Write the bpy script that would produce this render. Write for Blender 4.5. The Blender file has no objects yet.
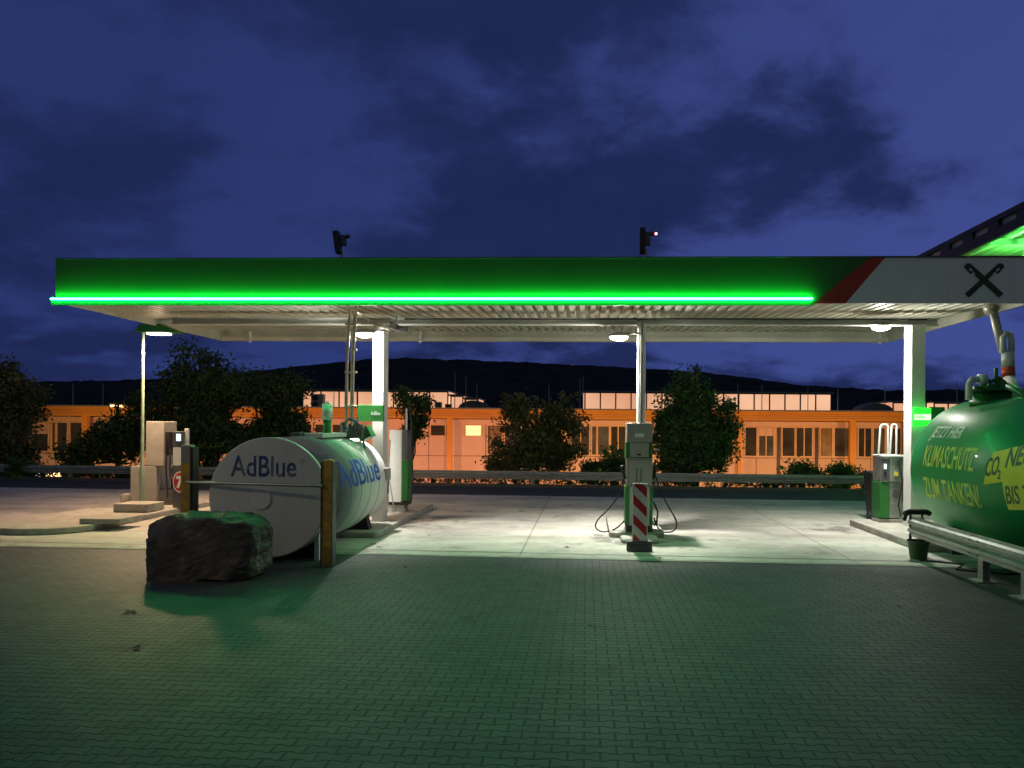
import bpy, bmesh, math, random
import numpy as np
from mathutils import Vector, Matrix, noise
random.seed(7)
R = math.radians
SC = bpy.context.scene
COL = SC.collection

# ------------------------------------------------------------------ camera numbers
F, CX, CY, ROLL, EYE = 740.0, 555.0, 425.0, 0.007, 2.0
T = 0.042                                    # the forecourt is turned this much against the camera axis
ct, st = math.cos(T), math.sin(T)
def ray(px, py):
    dx, dy = px-CX, py-CY
    X = dx*math.cos(ROLL)+dy*math.sin(ROLL); D = -dx*math.sin(ROLL)+dy*math.cos(ROLL)
    return X/F, -D/F
def P(px, py, y):
    a, b = ray(px, py); return Vector((a*y, y, EYE+b*y))
def G(px, py, Z=0.0):
    a, b = ray(px, py); y = (Z-EYE)/b; return Vector((a*y, y, Z))
def U(px, v, py=460):                        # station u for a pixel column at depth v
    a, b = ray(px, py); y = v/(a*st+ct); return a*y*ct-y*st
def Zat(px, py, u, v):                       # height of a pixel over station point
    y = -u*st+v*ct; return EYE+ray(px, py)[1]*y
def W(u, v, z=0): return Vector((u*ct+v*st, -u*st+v*ct, z))
def VF(px, u, py=460):                       # depth v where a pixel column meets the plane u = const
    a, b = ray(px, py); y = u/(a*ct-st); return a*y*st+y*ct

# ------------------------------------------------------------------ materials
def nodes(name):
    m = bpy.data.materials.new(name); m.use_nodes = True
    nt = m.node_tree; return m, nt, nt.nodes['Principled BSDF']
def N(nt, t, **k):
    n = nt.nodes.new(t)
    for a, b in k.items(): setattr(n, a, b)
    return n
def mat(name, c, rough=.6, metal=0, var=.18, scale=3.0, bump=0.0, bscale=40, dirt=0.0, dirtc=(.05,.045,.035), spec=.5, coat=0, stretch=None):
    m, nt, b = nodes(name); L = nt.links
    tc = N(nt, 'ShaderNodeTexCoord'); vec = tc.outputs['Object']
    if stretch:
        mp = N(nt, 'ShaderNodeMapping'); mp.inputs['Scale'].default_value = stretch; L.new(vec, mp.inputs['Vector']); vec = mp.outputs[0]
    n1 = N(nt, 'ShaderNodeTexNoise'); n1.inputs['Scale'].default_value = scale; n1.inputs['Detail'].default_value = 7; n1.inputs['Roughness'].default_value = .62
    L.new(vec, n1.inputs['Vector'])
    mr = N(nt, 'ShaderNodeMapRange'); mr.inputs[1].default_value = .3; mr.inputs[2].default_value = .7; mr.inputs[3].default_value = 1-var; mr.inputs[4].default_value = 1+var
    L.new(n1.outputs[0], mr.inputs[0])
    mx = N(nt, 'ShaderNodeVectorMath', operation='SCALE'); mx.inputs[0].default_value = c; L.new(mr.outputs[0], mx.inputs['Scale'])
    out = mx.outputs[0]
    if dirt:
        n2 = N(nt, 'ShaderNodeTexNoise'); n2.inputs['Scale'].default_value = scale*.45; n2.inputs['Detail'].default_value = 9; n2.inputs['Roughness'].default_value = .7
        L.new(vec, n2.inputs['Vector'])
        r2 = N(nt, 'ShaderNodeMapRange'); r2.inputs[1].default_value = .45; r2.inputs[2].default_value = .72; r2.inputs[4].default_value = dirt
        L.new(n2.outputs[0], r2.inputs[0])
        mm = N(nt, 'ShaderNodeMix', data_type='RGBA'); L.new(r2.outputs[0], mm.inputs[0]); L.new(out, mm.inputs[6]); mm.inputs[7].default_value = (*dirtc, 1)
        out = mm.outputs[2]
    L.new(out, b.inputs['Base Color'])
    rr = N(nt, 'ShaderNodeMapRange'); rr.inputs[3].default_value = max(.05, rough-.12); rr.inputs[4].default_value = min(1, rough+.12)
    L.new(n1.outputs[0], rr.inputs[0]); L.new(rr.outputs[0], b.inputs['Roughness'])
    b.inputs['Metallic'].default_value = metal; b.inputs['Specular IOR Level'].default_value = spec; b.inputs['Coat Weight'].default_value = coat
    if bump:
        n3 = N(nt, 'ShaderNodeTexNoise'); n3.inputs['Scale'].default_value = bscale; n3.inputs['Detail'].default_value = 6; L.new(vec, n3.inputs['Vector'])
        bp = N(nt, 'ShaderNodeBump'); bp.inputs['Strength'].default_value = bump; bp.inputs['Distance'].default_value = .02
        L.new(n3.outputs[0], bp.inputs['Height']); L.new(bp.outputs[0], b.inputs['Normal'])
    return m
def emit(name, c, s):
    m, nt, b = nodes(name)
    b.inputs['Base Color'].default_value = (*c, 1); b.inputs['Emission Color'].default_value = (*c, 1); b.inputs['Emission Strength'].default_value = s
    return m

M = {}
M['green'] = mat('green_paint', (.02,.17,.03), .42, var=.12, scale=1.5, dirt=.25)
M['fascia_green'] = mat('fascia_green', (.020,.145,.016), .5, var=.10, scale=.8, dirt=.2, dirtc=(.035,.07,.012))
M['fascia_red'] = mat('fascia_red', (.48,.035,.02), .5, var=.1, scale=1)
M['fascia_white'] = mat('fascia_white', (.88,.90,.90), .5, var=.06, scale=1, dirt=.06, dirtc=(.3,.3,.27))
M['cream'] = mat('soffit_sheet', (.60,.60,.50), .38, var=.14, scale=1.2, dirt=.35, dirtc=(.25,.22,.13), spec=.6)
M['white'] = mat('white_paint', (.72,.72,.68), .4, var=.1, scale=2, dirt=.3, dirtc=(.35,.32,.25))
M['tankwhite'] = mat('tank_white', (.66,.68,.66), .36, var=.07, scale=1.3, dirt=.22, dirtc=(.34,.34,.28), stretch=(2.2,2.2,.5))
M['tankend'] = mat('tank_end', (.27,.28,.27), .36, .6, var=.16, scale=1.1, dirt=.4, dirtc=(.2,.19,.15))
M['tankgreen'] = mat('tank_green', (.014,.29,.08), .38, var=.12, scale=1.2, dirt=.3, dirtc=(.03,.14,.06), coat=.1)
M['grey'] = mat('grey_cabinet', (.31,.30,.275), .5, var=.1, scale=3, dirt=.3)
M['dgrey'] = mat('dark_grey', (.09,.09,.09), .5, var=.2, scale=4)
M['black'] = mat('black_rubber', (.015,.015,.016), .45, var=.2, scale=6)
M['steel'] = mat('galvanised', (.45,.46,.44), .42, .75, var=.22, scale=9, dirt=.35, dirtc=(.16,.15,.12))
M['pipe'] = mat('pipe_steel', (.50,.46,.36), .4, .3, var=.25, scale=7, dirt=.5, dirtc=(.18,.15,.10))
M['rustyellow'] = mat('worn_yellow', (.55,.34,.04), .6, var=.3, scale=11, dirt=.95, dirtc=(.17,.13,.10), bump=.4)
M['yellow'] = mat('label_yellow', (.72,.62,.03), .5, var=.08, scale=3)
M['limetext'] = mat('lime_letters', (.55,.68,.10), .5, var=.1, scale=9, dirt=.15, dirtc=(.08,.25,.06))
M['whitetext'] = mat('white_letters', (.65,.75,.65), .5, var=.1, scale=9)
M['darkgreentext'] = mat('green_letters', (.01,.10,.04), .5)
M['blue'] = mat('blue_letters', (.018,.07,.38), .45, var=.15, scale=8)
M['logo'] = mat('logo_green', (.005,.06,.02), .5)
M['red'] = mat('sign_red', (.45,.02,.02), .45)
M['signwhite'] = mat('sign_white', (.75,.77,.74), .35, var=.06)
M['orange_pipe'] = mat('red_band', (.55,.08,.03), .5)
M['kerb'] = mat('kerb_stone', (.36,.35,.31), .8, var=.25, scale=5, bump=.4, dirt=.5, dirtc=(.12,.11,.09))
M['asphalt'] = mat('asphalt', (.045,.046,.05), .85, var=.3, scale=6, bump=.4, bscale=120)
M['grass'] = mat('grass', (.03,.05,.015), .9, var=.5, scale=2.5, bump=.8, bscale=30)
M['soil'] = mat('dark_soil', (.06,.06,.05), .9, var=.4, scale=3, bump=.6, bscale=40)
M['hill'] = mat('forest_hill', (.030,.036,.040), 1, var=.3, scale=.02, spec=0)
M['bark'] = mat('bark', (.08,.06,.04), .9, var=.4, scale=9, bump=.6)
M['borange'] = mat('building_orange', (.46,.20,.02), .5, var=.12, scale=.4)
M['bpink'] = mat('building_panel', (.50,.36,.30), .6, var=.07, scale=.5, dirt=.2, dirtc=(.3,.2,.15))
M['bframe'] = mat('window_frame', (.52,.36,.22), .5)
M['bjoint'] = mat('panel_joint_brown', (.22,.13,.09), .7)
M['bdark'] = mat('building_dark', (.02,.02,.022), .5)
M['broof'] = mat('flat_roof', (.12,.12,.13), .8)
M['glassdark'] = mat('dark_glass', (.035,.035,.03), .12, var=.5, scale=.9, spec=.7)
M['glasswarm'] = mat('warm_reflection_glass', (.16,.11,.05), .3, var=.4, scale=1.5, spec=.6)  # olive-warm reflection painted into the pane colour
M['glassgrey'] = mat('grey_glass', (.06,.065,.07), .15, var=.5, scale=1.1, spec=.7)
M['lantern'] = None
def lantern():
    m, nt, b = nodes('glowing_panel'); L = nt.links
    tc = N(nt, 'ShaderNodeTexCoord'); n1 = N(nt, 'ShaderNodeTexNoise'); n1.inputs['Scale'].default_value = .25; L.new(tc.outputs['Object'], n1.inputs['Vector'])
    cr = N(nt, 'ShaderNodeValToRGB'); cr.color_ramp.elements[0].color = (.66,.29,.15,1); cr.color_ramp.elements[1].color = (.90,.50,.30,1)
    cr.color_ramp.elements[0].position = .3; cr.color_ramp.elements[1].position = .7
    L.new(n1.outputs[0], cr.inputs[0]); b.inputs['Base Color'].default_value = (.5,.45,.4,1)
    L.new(cr.outputs[0], b.inputs['Emission Color']); b.inputs['Emission Strength'].default_value = 1.05  # panels glow by emission, used in place of lamps on the roof
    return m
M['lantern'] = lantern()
M['litwin'] = emit('lit_window', (1,.74,.36), .95)
M['screen'] = emit('screen', (.55,.72,1), 1.6)
M['led'] = emit('green_led', (.010,1,.20), 92.0)
M['lamp'] = emit('lamp_lens', (1,.98,.86), 30)
M['lampwarm'] = emit('lamp_lens_warm', (1,.80,.66), 7)
M['lamppole'] = mat('lamp_pole_green_grey', (.30,.42,.28), .5, var=.15, scale=4, dirt=.3)
M['litgreen'] = emit('lit_sign_green', (.03,.95,.05), 1.0)
M['litwhite'] = emit('lit_sign_white', (.85,1,.72), 1.15)
M['amberlamp'] = emit('amber_lamp', (1,.62,.22), 6)
M['redlamp'] = emit('red_led', (1,.25,.3), 6)

# rock
def rockmat():
    m, nt, b = nodes('boulder_stone'); L = nt.links
    tc = N(nt, 'ShaderNodeTexCoord'); v = tc.outputs['Object']
    n1 = N(nt, 'ShaderNodeTexNoise'); n1.inputs['Scale'].default_value = 2.2; n1.inputs['Detail'].default_value = 9; n1.inputs['Distortion'].default_value = 1.2; L.new(v, n1.inputs['Vector'])
    cr = N(nt, 'ShaderNodeValToRGB'); e = cr.color_ramp.elements
    e[0].position = .32; e[0].color = (.040,.038,.036,1); e[1].position = .75; e[1].color = (.26,.22,.17,1)
    x = e.new(.52); x.color = (.10,.088,.075,1); x = e.new(.61); x.color = (.15,.115,.08,1)
    L.new(n1.outputs[0], cr.inputs[0]); L.new(cr.outputs[0], b.inputs['Base Color'])
    n2 = N(nt, 'ShaderNodeTexNoise'); n2.inputs['Scale'].default_value = 9; n2.inputs['Detail'].default_value = 10; n2.inputs['Roughness'].default_value = .7; L.new(v, n2.inputs['Vector'])
    bp = N(nt, 'ShaderNodeBump'); bp.inputs['Strength'].default_value = .9; bp.inputs['Distance'].default_value = .05; L.new(n2.outputs[0], bp.inputs['Height'])
    L.new(bp.outputs[0], b.inputs['Normal']); b.inputs['Roughness'].default_value = .62
    return m
M['rock'] = rockmat()
def leafmat(name, c):
    m, nt, b = nodes(name); L = nt.links
    tc = N(nt, 'ShaderNodeTexCoord'); n1 = N(nt, 'ShaderNodeTexNoise'); n1.inputs['Scale'].default_value = 1.6; n1.inputs['Detail'].default_value = 5
    L.new(tc.outputs['Object'], n1.inputs['Vector'])
    cr = N(nt, 'ShaderNodeValToRGB'); cr.color_ramp.elements[0].position = .35; cr.color_ramp.elements[1].position = .68
    cr.color_ramp.elements[0].color = (c[0]*.55, c[1]*.6, c[2]*.6, 1); cr.color_ramp.elements[1].color = (c[0]*1.5, c[1]*1.4, c[2]*1.2, 1)
    L.new(n1.outputs[0], cr.inputs[0]); L.new(cr.outputs[0], b.inputs['Base Color']); b.inputs['Roughness'].default_value = .6
    b.inputs['Specular IOR Level'].default_value = .25
    return m
M['leaf'] = leafmat('leaf_dark', (.085,.130,.036)); M['leaf2'] = leafmat('leaf_olive', (.15,.15,.055)); M['leaf3'] = leafmat('leaf_green', (.080,.150,.045))

# --- math DSL for the paver and concrete shaders
class X:
    nt = None
    def __init__(s, v): s.v = v
    def op(s, o, *a):
        n = X.nt.nodes.new('ShaderNodeMath'); n.operation = o
        for i, q in enumerate((s,)+a):
            if isinstance(q, X): q = q.v
            if isinstance(q, (int, float)): n.inputs[i].default_value = q
            else: X.nt.links.new(q, n.inputs[i])
        return X(n.outputs[0])
    def __add__(s, o): return s.op('ADD', o)
    def __sub__(s, o): return s.op('SUBTRACT', o)
    def __mul__(s, o): return s.op('MULTIPLY', o)
def station_uv(nt):
    ge = N(nt, 'ShaderNodeNewGeometry'); mp = N(nt, 'ShaderNodeMapping'); mp.inputs['Rotation'].default_value = (0,0,T)
    nt.links.new(ge.outputs['Position'], mp.inputs['Vector'])
    s = N(nt, 'ShaderNodeSeparateXYZ'); nt.links.new(mp.outputs[0], s.inputs[0]); return mp.outputs[0], s.outputs[0], s.outputs[1]
def noise_n(nt, vec, sc, det=6, rough=.6, dist=0):
    n = N(nt, 'ShaderNodeTexNoise'); n.inputs['Scale'].default_value = sc; n.inputs['Detail'].default_value = det; n.inputs['Roughness'].default_value = rough; n.inputs['Distortion'].default_value = dist
    nt.links.new(vec, n.inputs['Vector']); return n.outputs[0]
def paver_mat():
    m, nt, b = nodes('interlocking_pavers'); L = nt.links; X.nt = nt
    vec, u, v = station_uv(nt)
    w, h, A = .20, .098, .10
    x = X(u)*(1/w); y = X(v)*(1/h)
    k = y.op('ROUND'); par = k.op('MODULO', 2).op('ABSOLUTE')
    xk = x + par*.5
    c = (xk*(2*math.pi)).op('COSINE')
    trap = (c*1.9).op('MINIMUM', 1).op('MAXIMUM', -1)*(-A)
    e = y - k - trap
    d1 = e.op('ABSOLUTE')*h
    up = e.op('GREATER_THAN', 0)
    row = k + up - 1.0
    xr = x + row.op('MODULO', 2).op('ABSOLUTE')*.5
    fr = xr.op('FLOORED_MODULO', 1) if False else xr - xr.op('FLOOR')
    d2 = fr.op('MINIMUM', (fr*-1.0)+1.0)*w
    d = d1.op('MINIMUM', d2)
    j = N(nt, 'ShaderNodeMapRange', interpolation_type='SMOOTHSTEP'); j.inputs[1].default_value = .003; j.inputs[2].default_value = .0095; L.new(d.v, j.inputs[0])
    cmb = N(nt, 'ShaderNodeCombineXYZ'); L.new((xr.op('FLOOR')).v, cmb.inputs[0]); L.new(row.v, cmb.inputs[1])
    wn = N(nt, 'ShaderNodeTexWhiteNoise', noise_dimensions='2D'); L.new(cmb.outputs[0], wn.inputs['Vector'])
    big = noise_n(nt, vec, .35, 6, .65); fine = noise_n(nt, vec, 60, 3); mid = noise_n(nt, vec, 3.2, 8, .7)
    g = (X(wn.outputs[0])*.22 + X(big)*.75 + X(mid)*.35 + X(fine)*.2)  # about .2..1.4
    spots = N(nt, 'ShaderNodeMapRange', interpolation_type='SMOOTHSTEP'); spots.inputs[1].default_value = .60; spots.inputs[2].default_value = .68; spots.inputs[3].default_value = 1; spots.inputs[4].default_value = .55; L.new(noise_n(nt, vec, 1.3, 6, .62, .4), spots.inputs[0])
    tm = N(nt, 'ShaderNodeMapping'); tm.inputs['Scale'].default_value = (1.6, .09, 1); tm.inputs['Rotation'].default_value = (0,0,.5); L.new(vec, tm.inputs['Vector'])
    tyre = N(nt, 'ShaderNodeMapRange', interpolation_type='SMOOTHSTEP'); tyre.inputs[1].default_value = .56; tyre.inputs[2].default_value = .68; tyre.inputs[3].default_value = 1; tyre.inputs[4].default_value = .72; L.new(noise_n(nt, tm.outputs[0], 1.0, 4, .5, .1), tyre.inputs[0])
    g = (g - .1).op('MAXIMUM', .15)*X(spots.outputs[0])*X(tyre.outputs[0])
    sc = N(nt, 'ShaderNodeVectorMath', operation='SCALE'); sc.inputs[0].default_value = (.084,.091,.090); L.new(g.v, sc.inputs['Scale'])
    mx = N(nt, 'ShaderNodeMix', data_type='RGBA'); L.new(j.outputs[0], mx.inputs[0]); mx.inputs[6].default_value = (.003,.003,.003,1); L.new(sc.outputs[0], mx.inputs[7])
    L.new(mx.outputs[2], b.inputs['Base Color'])
    hh = X(j.outputs[0])*1.0 + X(fine)*.12 + X(wn.outputs[0])*.25
    bp = N(nt, 'ShaderNodeBump'); bp.inputs['Strength'].default_value = .9; bp.inputs['Distance'].default_value = .013; L.new(hh.v, bp.inputs['Height']); L.new(bp.outputs[0], b.inputs['Normal'])
    rr = N(nt, 'ShaderNodeMapRange'); rr.inputs[3].default_value = .75; rr.inputs[4].default_value = .48; L.new(mid, rr.inputs[0]); L.new(rr.outputs[0], b.inputs['Roughness'])
    return m
um_ = U(638, 13.3)
def concrete_mat():
    m, nt, b = nodes('forecourt_concrete'); L = nt.links; X.nt = nt
    vec, u, v = station_uv(nt)
    st_ = N(nt, 'ShaderNodeMapping'); st_.inputs['Scale'].default_value = (.22, 1, 1); L.new(vec, st_.inputs['Vector'])
    a = noise_n(nt, vec, .5, 8, .68, .6); s = noise_n(nt, st_.outputs[0], .9, 8, .65, .3); f = noise_n(nt, vec, 35, 4); sp = noise_n(nt, vec, 2.6, 9, .75, .5)
    g = (X(a)*1.15 + X(s)*1.35 + X(sp)*.75 + X(f)*.12 - .92).op('MAXIMUM', .22)
    dark = N(nt, 'ShaderNodeMapRange'); dark.inputs[1].default_value = .6; dark.inputs[2].default_value = .74; dark.inputs[3].default_value = 1; dark.inputs[4].default_value = .38; L.new(sp, dark.inputs[0])
    # expansion joints
    fu = (X(u)+1.0)*(1/5.0); fu = fu-fu.op('FLOOR'); du = fu.op('MINIMUM', (fu*-1.0)+1.0)*5.0
    fv = (X(v)-.9)*(1/4.1); fv = fv-fv.op('FLOOR'); dv = fv.op('MINIMUM', (fv*-1.0)+1.0)*4.1
    jd = N(nt, 'ShaderNodeMapRange'); jd.inputs[1].default_value = .008; jd.inputs[2].default_value = .02; jd.inputs[3].default_value = .5; jd.inputs[4].default_value = 1; L.new(du.op('MINIMUM', dv).v, jd.inputs[0])
    g = g*X(dark.outputs[0])*X(jd.outputs[0])
    oil = None
    for (ou, ov, orad) in ((um_, 13.2, 1.5), (-3.0, 15.2, 1.2), (4.9, 14.6, 1.1), (-8.2, 16.5, 1.0)):
        dd = ((X(u)-ou)*(X(u)-ou) + (X(v)-ov)*(X(v)-ov)).op('SQRT')
        q = N(nt, 'ShaderNodeMapRange', interpolation_type='SMOOTHSTEP'); q.inputs[1].default_value = orad*.3; q.inputs[2].default_value = orad; q.inputs[3].default_value = .13; q.inputs[4].default_value = 0; L.new(dd.v, q.inputs[0])
        oil = X(q.outputs[0]) if oil is None else oil.op('MAXIMUM', X(q.outputs[0]))
    om = N(nt, 'ShaderNodeMapRange', interpolation_type='SMOOTHSTEP'); om.inputs[1].default_value = .58; om.inputs[2].default_value = .68; om.inputs[3].default_value = 1; om.inputs[4].default_value = .42; L.new((X(noise_n(nt, vec, 1.7, 8, .7, .4))+oil).v, om.inputs[0])
    g = g*X(om.outputs[0])
    sc = N(nt, 'ShaderNodeVectorMath', operation='SCALE'); sc.inputs[0].default_value = (.56,.54,.48); L.new(g.v, sc.inputs['Scale'])
    L.new(sc.outputs[0], b.inputs['Base Color'])
    rr = N(nt, 'ShaderNodeMapRange'); rr.inputs[3].default_value = .8; rr.inputs[4].default_value = .42; L.new(a, rr.inputs[0]); L.new(rr.outputs[0], b.inputs['Roughness'])
    bp = N(nt, 'ShaderNodeBump'); bp.inputs['Strength'].default_value = .25; bp.inputs['Distance'].default_value = .01; L.new(f, bp.inputs['Height']); L.new(bp.outputs[0], b.inputs['Normal'])
    return m
M['pavers'] = paver_mat(); M['concrete'] = concrete_mat()

# ------------------------------------------------------------------ mesh building
ORG = {}
def tag(o, label=None, cat=None, group=None, kind=None):
    if label: o['label'] = label
    if cat: o['category'] = cat
    if group: o['group'] = group
    if kind: o['kind'] = kind
    return o
def thing(name, label, cat, org, rot=-T, group=None):
    """org in the frame's own coordinates (station frame when rot == -T, world when rot == 0)"""
    e = bpy.data.objects.new(name, None); COL.objects.link(e); e.empty_display_size = .2
    org = Vector(org); e.location = W(*org) if rot else org; e.rotation_euler = (0,0,rot)
    ORG[e.name] = org; return tag(e, label, cat, group)
class MB:
    def __init__(s): s.b = bmesh.new()
    def poly(s, pts): return s.b.faces.new([s.b.verts.new(p) for p in pts])
    def box(s, x0, x1, y0, y1, z0, z1, rot=None, piv=None):
        r = bmesh.ops.create_cube(s.b, size=1)['verts']
        for v in r: v.co = Vector(((x0+x1)/2+v.co.x*(x1-x0), (y0+y1)/2+v.co.y*(y1-y0), (z0+z1)/2+v.co.z*(z1-z0)))
        if rot: bmesh.ops.rotate(s.b, verts=r, cent=piv or ((x0+x1)/2,(y0+y1)/2,(z0+z1)/2), matrix=rot)
        return s
    def tube(s, pts, r, n=12, cap=True):
        pts = [Vector(p) for p in pts]; rs = r if isinstance(r, (list, tuple)) else [r]*len(pts); rings = []
        up = Vector((0,0,1)); prev = None
        for i, p in enumerate(pts):
            d = (pts[min(i+1, len(pts)-1)]-pts[max(i-1, 0)]).normalized()
            if prev is None:
                a = d.cross(up if abs(d.z) < .95 else Vector((1,0,0))).normalized()
            else: a = (prev-d*prev.dot(d)).normalized()
            prev = a; c = d.cross(a)
            rings.append([s.b.verts.new(p+(a*math.cos(2*math.pi*k/n)+c*math.sin(2*math.pi*k/n))*rs[i]) for k in range(n)])
        for i in range(len(rings)-1):
            for k in range(n): s.b.faces.new((rings[i][k], rings[i][(k+1)%n], rings[i+1][(k+1)%n], rings[i+1][k]))
        if cap: s.b.faces.new(rings[0][::-1]); s.b.faces.new(rings[-1])
        return s
    def prism(s, pts, f0, f1):
        """pts 2D; f0/f1 map (a,b)->3D for the two caps"""
        a = [s.b.verts.new(f0(*p)) for p in pts]; c = [s.b.verts.new(f1(*p)) for p in pts]; n = len(pts)
        s.b.faces.new(a); s.b.faces.new(c[::-1])
        for i in range(n): s.b.faces.new((a[i], c[i], c[(i+1)%n], a[(i+1)%n]))
        return s
    def xz(s, pts, y0, y1): return s.prism(pts, lambda a, b: (a, y0, b), lambda a, b: (a, y1, b))
    def yz(s, pts, x0, x1): return s.prism(pts, lambda a, b: (x0, a, b), lambda a, b: (x1, a, b))
    def xy(s, pts, z0, z1): return s.prism(pts, lambda a, b: (a, b, z0), lambda a, b: (a, b, z1))
    def mesh(s, me, fn):
        vs = [s.b.verts.new(fn(v.co)) for v in me.vertices]
        for p in me.polygons:
            try: s.b.faces.new([vs[i] for i in p.vertices])
            except ValueError: pass
        return s
    def build(s, name, m, parent=None, label=None, bevel=0, smooth=False, org=None, rot=-T, cat=None, group=None, kind=None):
        me = bpy.data.meshes.new(name); bmesh.ops.recalc_face_normals(s.b, faces=s.b.faces[:])
        o0 = ORG[parent.name] if parent else (Vector(org) if org is not None else Vector((0,0,0)))
        if parent and parent.type == 'MESH': pass
        bmesh.ops.translate(s.b, verts=s.b.verts[:], vec=-o0)
        s.b.to_mesh(me); s.b.free(); me.materials.append(m)
        o = bpy.data.objects.new(name, me); COL.objects.link(o)
        if parent: o.parent = parent; ORG[o.name] = o0
        else:
            o.location = W(*o0) if rot else o0; o.rotation_euler = (0,0,rot); ORG[o.name] = o0
        if smooth:
            for p in me.polygons: p.use_smooth = True
            try:
                md = o.modifiers.new('n', 'WEIGHTED_NORMAL')
            except Exception: pass
            me.set_sharp_from_angle(angle=R(35))
        if bevel:
            md = o.modifiers.new('bevel', 'BEVEL'); md.width = bevel; md.segments = 2; md.limit_method = 'ANGLE'; md.angle_limit = R(40)
        return tag(o, label, cat, group, kind)
def mb(): return MB()
def textmesh(s, size, extr=.003, bold=.0, xs=1.0, spacing=1.0, cut=0.0, align='LEFT'):
    c = bpy.data.curves.new('lettering', 'FONT'); c.body = s; c.size = size; c.extrude = extr; c.offset = bold; c.space_character = spacing
    c.align_x = align; c.align_y = 'CENTER'; c.resolution_u = 5
    o = bpy.data.objects.new('lettering', c); COL.objects.link(o)
    bpy.context.view_layer.update()
    me = bpy.data.meshes.new_from_object(o.evaluated_get(bpy.context.evaluated_depsgraph_get()))
    bpy.data.objects.remove(o)
    for v in me.vertices: v.co.x *= xs
    if cut:
        b = bmesh.new(); b.from_mesh(me); ys = [v.co.y for v in b.verts]; y = min(ys)+cut
        while y < max(ys):
            bmesh.ops.bisect_plane(b, geom=b.verts[:]+b.edges[:]+b.faces[:], plane_co=(0,y,0), plane_no=(0,1,0)); y += cut
        b.to_mesh(me); b.free()
    return me
def width(me): xs = [v.co.x for v in me.vertices]; return min(xs), max(xs)
def light(name, kind, loc, power, color, parent=None, **k):
    l = bpy.data.lights.new(name, kind); l.energy = power; l.color = color
    for a, b in k.items(): setattr(l, a, b)
    o = bpy.data.objects.new(name, l); COL.objects.link(o); o.location = loc
    if parent is not None:
        o.parent = parent
    return o
def local(parent, p): return Vector(p)-ORG[parent.name]

# ------------------------------------------------------------------ ground
RA = G(0, 479); RB = G(870, 492)                    # line of the far guard rail
rd = (RB-RA).normalized(); rn = Vector((-rd.y, rd.x, 0))     # rn points away from the camera
def RL(s, off=0, z=0): return RA+rd*s+rn*off+Vector((0,0,z))
rlen = (RB-RA).length
def sheet(name, pts, z, m, th=None):
    b = mb(); b.poly([(p[0], p[1], z) for p in pts]); return b.build(name, m, rot=0, kind='structure')
# terrain
b = mb(); prof = [(-60, 0), (0, -.012), (1.2, -.012), (3.2, -.5), (9, -1.55), (14, -1.7), (400, -1.9), (2500, -2)]
xs = [-2500, -300, -60, 0, 30, 90, 300, 2500]
rows = [[b.b.verts.new(RL(x, o, z)) for x in xs] for o, z in prof]
for i in range(len(rows)-1):
    for k in range(len(xs)-1): b.b.faces.new((rows[i][k], rows[i][k+1], rows[i+1][k+1], rows[i+1][k]))
b.build('ground', M['grass'], rot=0, kind='structure')
E0 = G(100, 549); E1 = G(910, 567); ed = (E1-E0).normalized(); EL = E0-ed*30; ER = E0+ed*45
en = Vector((-ed.y, ed.x, 0))
sheet('concrete_apron', [EL, ER, RL(60,-3.0), RL(-40,-3.0)], .004, M['concrete'])
sheet('asphalt_lane', [RL(-40,-3.0), RL(60,-3.0), RL(60,-.25), RL(-40,-.25)], .004, M['asphalt'])
ur = 5.02
pe = W(ur, 11.0); 
# paving: everything in front of the concrete and left of the right-hand rail
def e_at_u(u):      # where the concrete edge crosses station u
    lo = -30; hi = 45
    for _ in range(50):
        mm = (lo+hi)/2; p = E0+ed*mm
        if p.x*ct-p.y*st < u: lo = mm
        else: hi = mm
    return E0+ed*lo
ec = e_at_u(ur)
sheet('paving', [EL, W(-30,-12), W(ur,-12), ec], .004, M['pavers'])
sheet('yard_soil', [ec, W(ur,-12), W(40,-12), ER], .004, M['soil'])
b = mb(); q = [EL, ER, ER+en*.14, EL+en*.14]; b.poly([(p.x, p.y, .011) for p in q]); b.build('paving_edge_strip', M['kerb'], rot=0, kind='structure')
b = mb(); q = [EL+en*.42, ER+en*.42, ER+en*.46, EL+en*.46]; b.poly([(p.x, p.y, .008) for p in q]); b.build('drain_channel', M['dgrey'], rot=0, kind='structure')
# verge kerb
b = mb(); a0, a1, a2, a3 = RL(-40,-.25), RL(60,-.25), RL(60,-.10), RL(-40,-.10)
b.xy([(p.x, p.y) for p in (a0,a1,a2,a3)], 0, .10); b.build('verge_kerb', M['dgrey'], rot=0, kind='structure')

# small debris: leaves on the paving
b = mb()
for (px, py, s) in [(374,546,.05),(368,547,.04),(380,547,.05),(566,549,.05),(593,628,.03),(660,559,.05),(135,614,.05),(137,650,.045),(128,613,.05),(404,568,.03),(900,608,.03)]:
    for k in range(3):
        g = G(px+random.uniform(-3,3), py+random.uniform(-1,1)); a = random.uniform(0,6.28)
        pts = [(g.x+math.cos(a+t)*s*r_, g.y+math.sin(a+t)*s*r_, .012+random.uniform(0,.02)) for t, r_ in ((0,1),(1.2,.5),(3.1,.9),(4.6,.5))]
        b.poly(pts)
b.build('fallen_leaves', M['bark'], rot=0, kind='stuff')

# ------------------------------------------------------------------ canopy
V0, V1, UL, UR = 12.73, 18.7, -9.38, 7.47
VC = 14.3                                            # column row
can = thing('forecourt_canopy', 'long flat fuel station canopy with green, red and white fascia and glowing green light line', 'canopy', (-1, VC, 0))
b = mb(); b.box(UL+.02, UR-.02, V0+.05, V1-.05, 4.46, 4.72); b.build('roof_deck', M['dgrey'], can)
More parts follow.
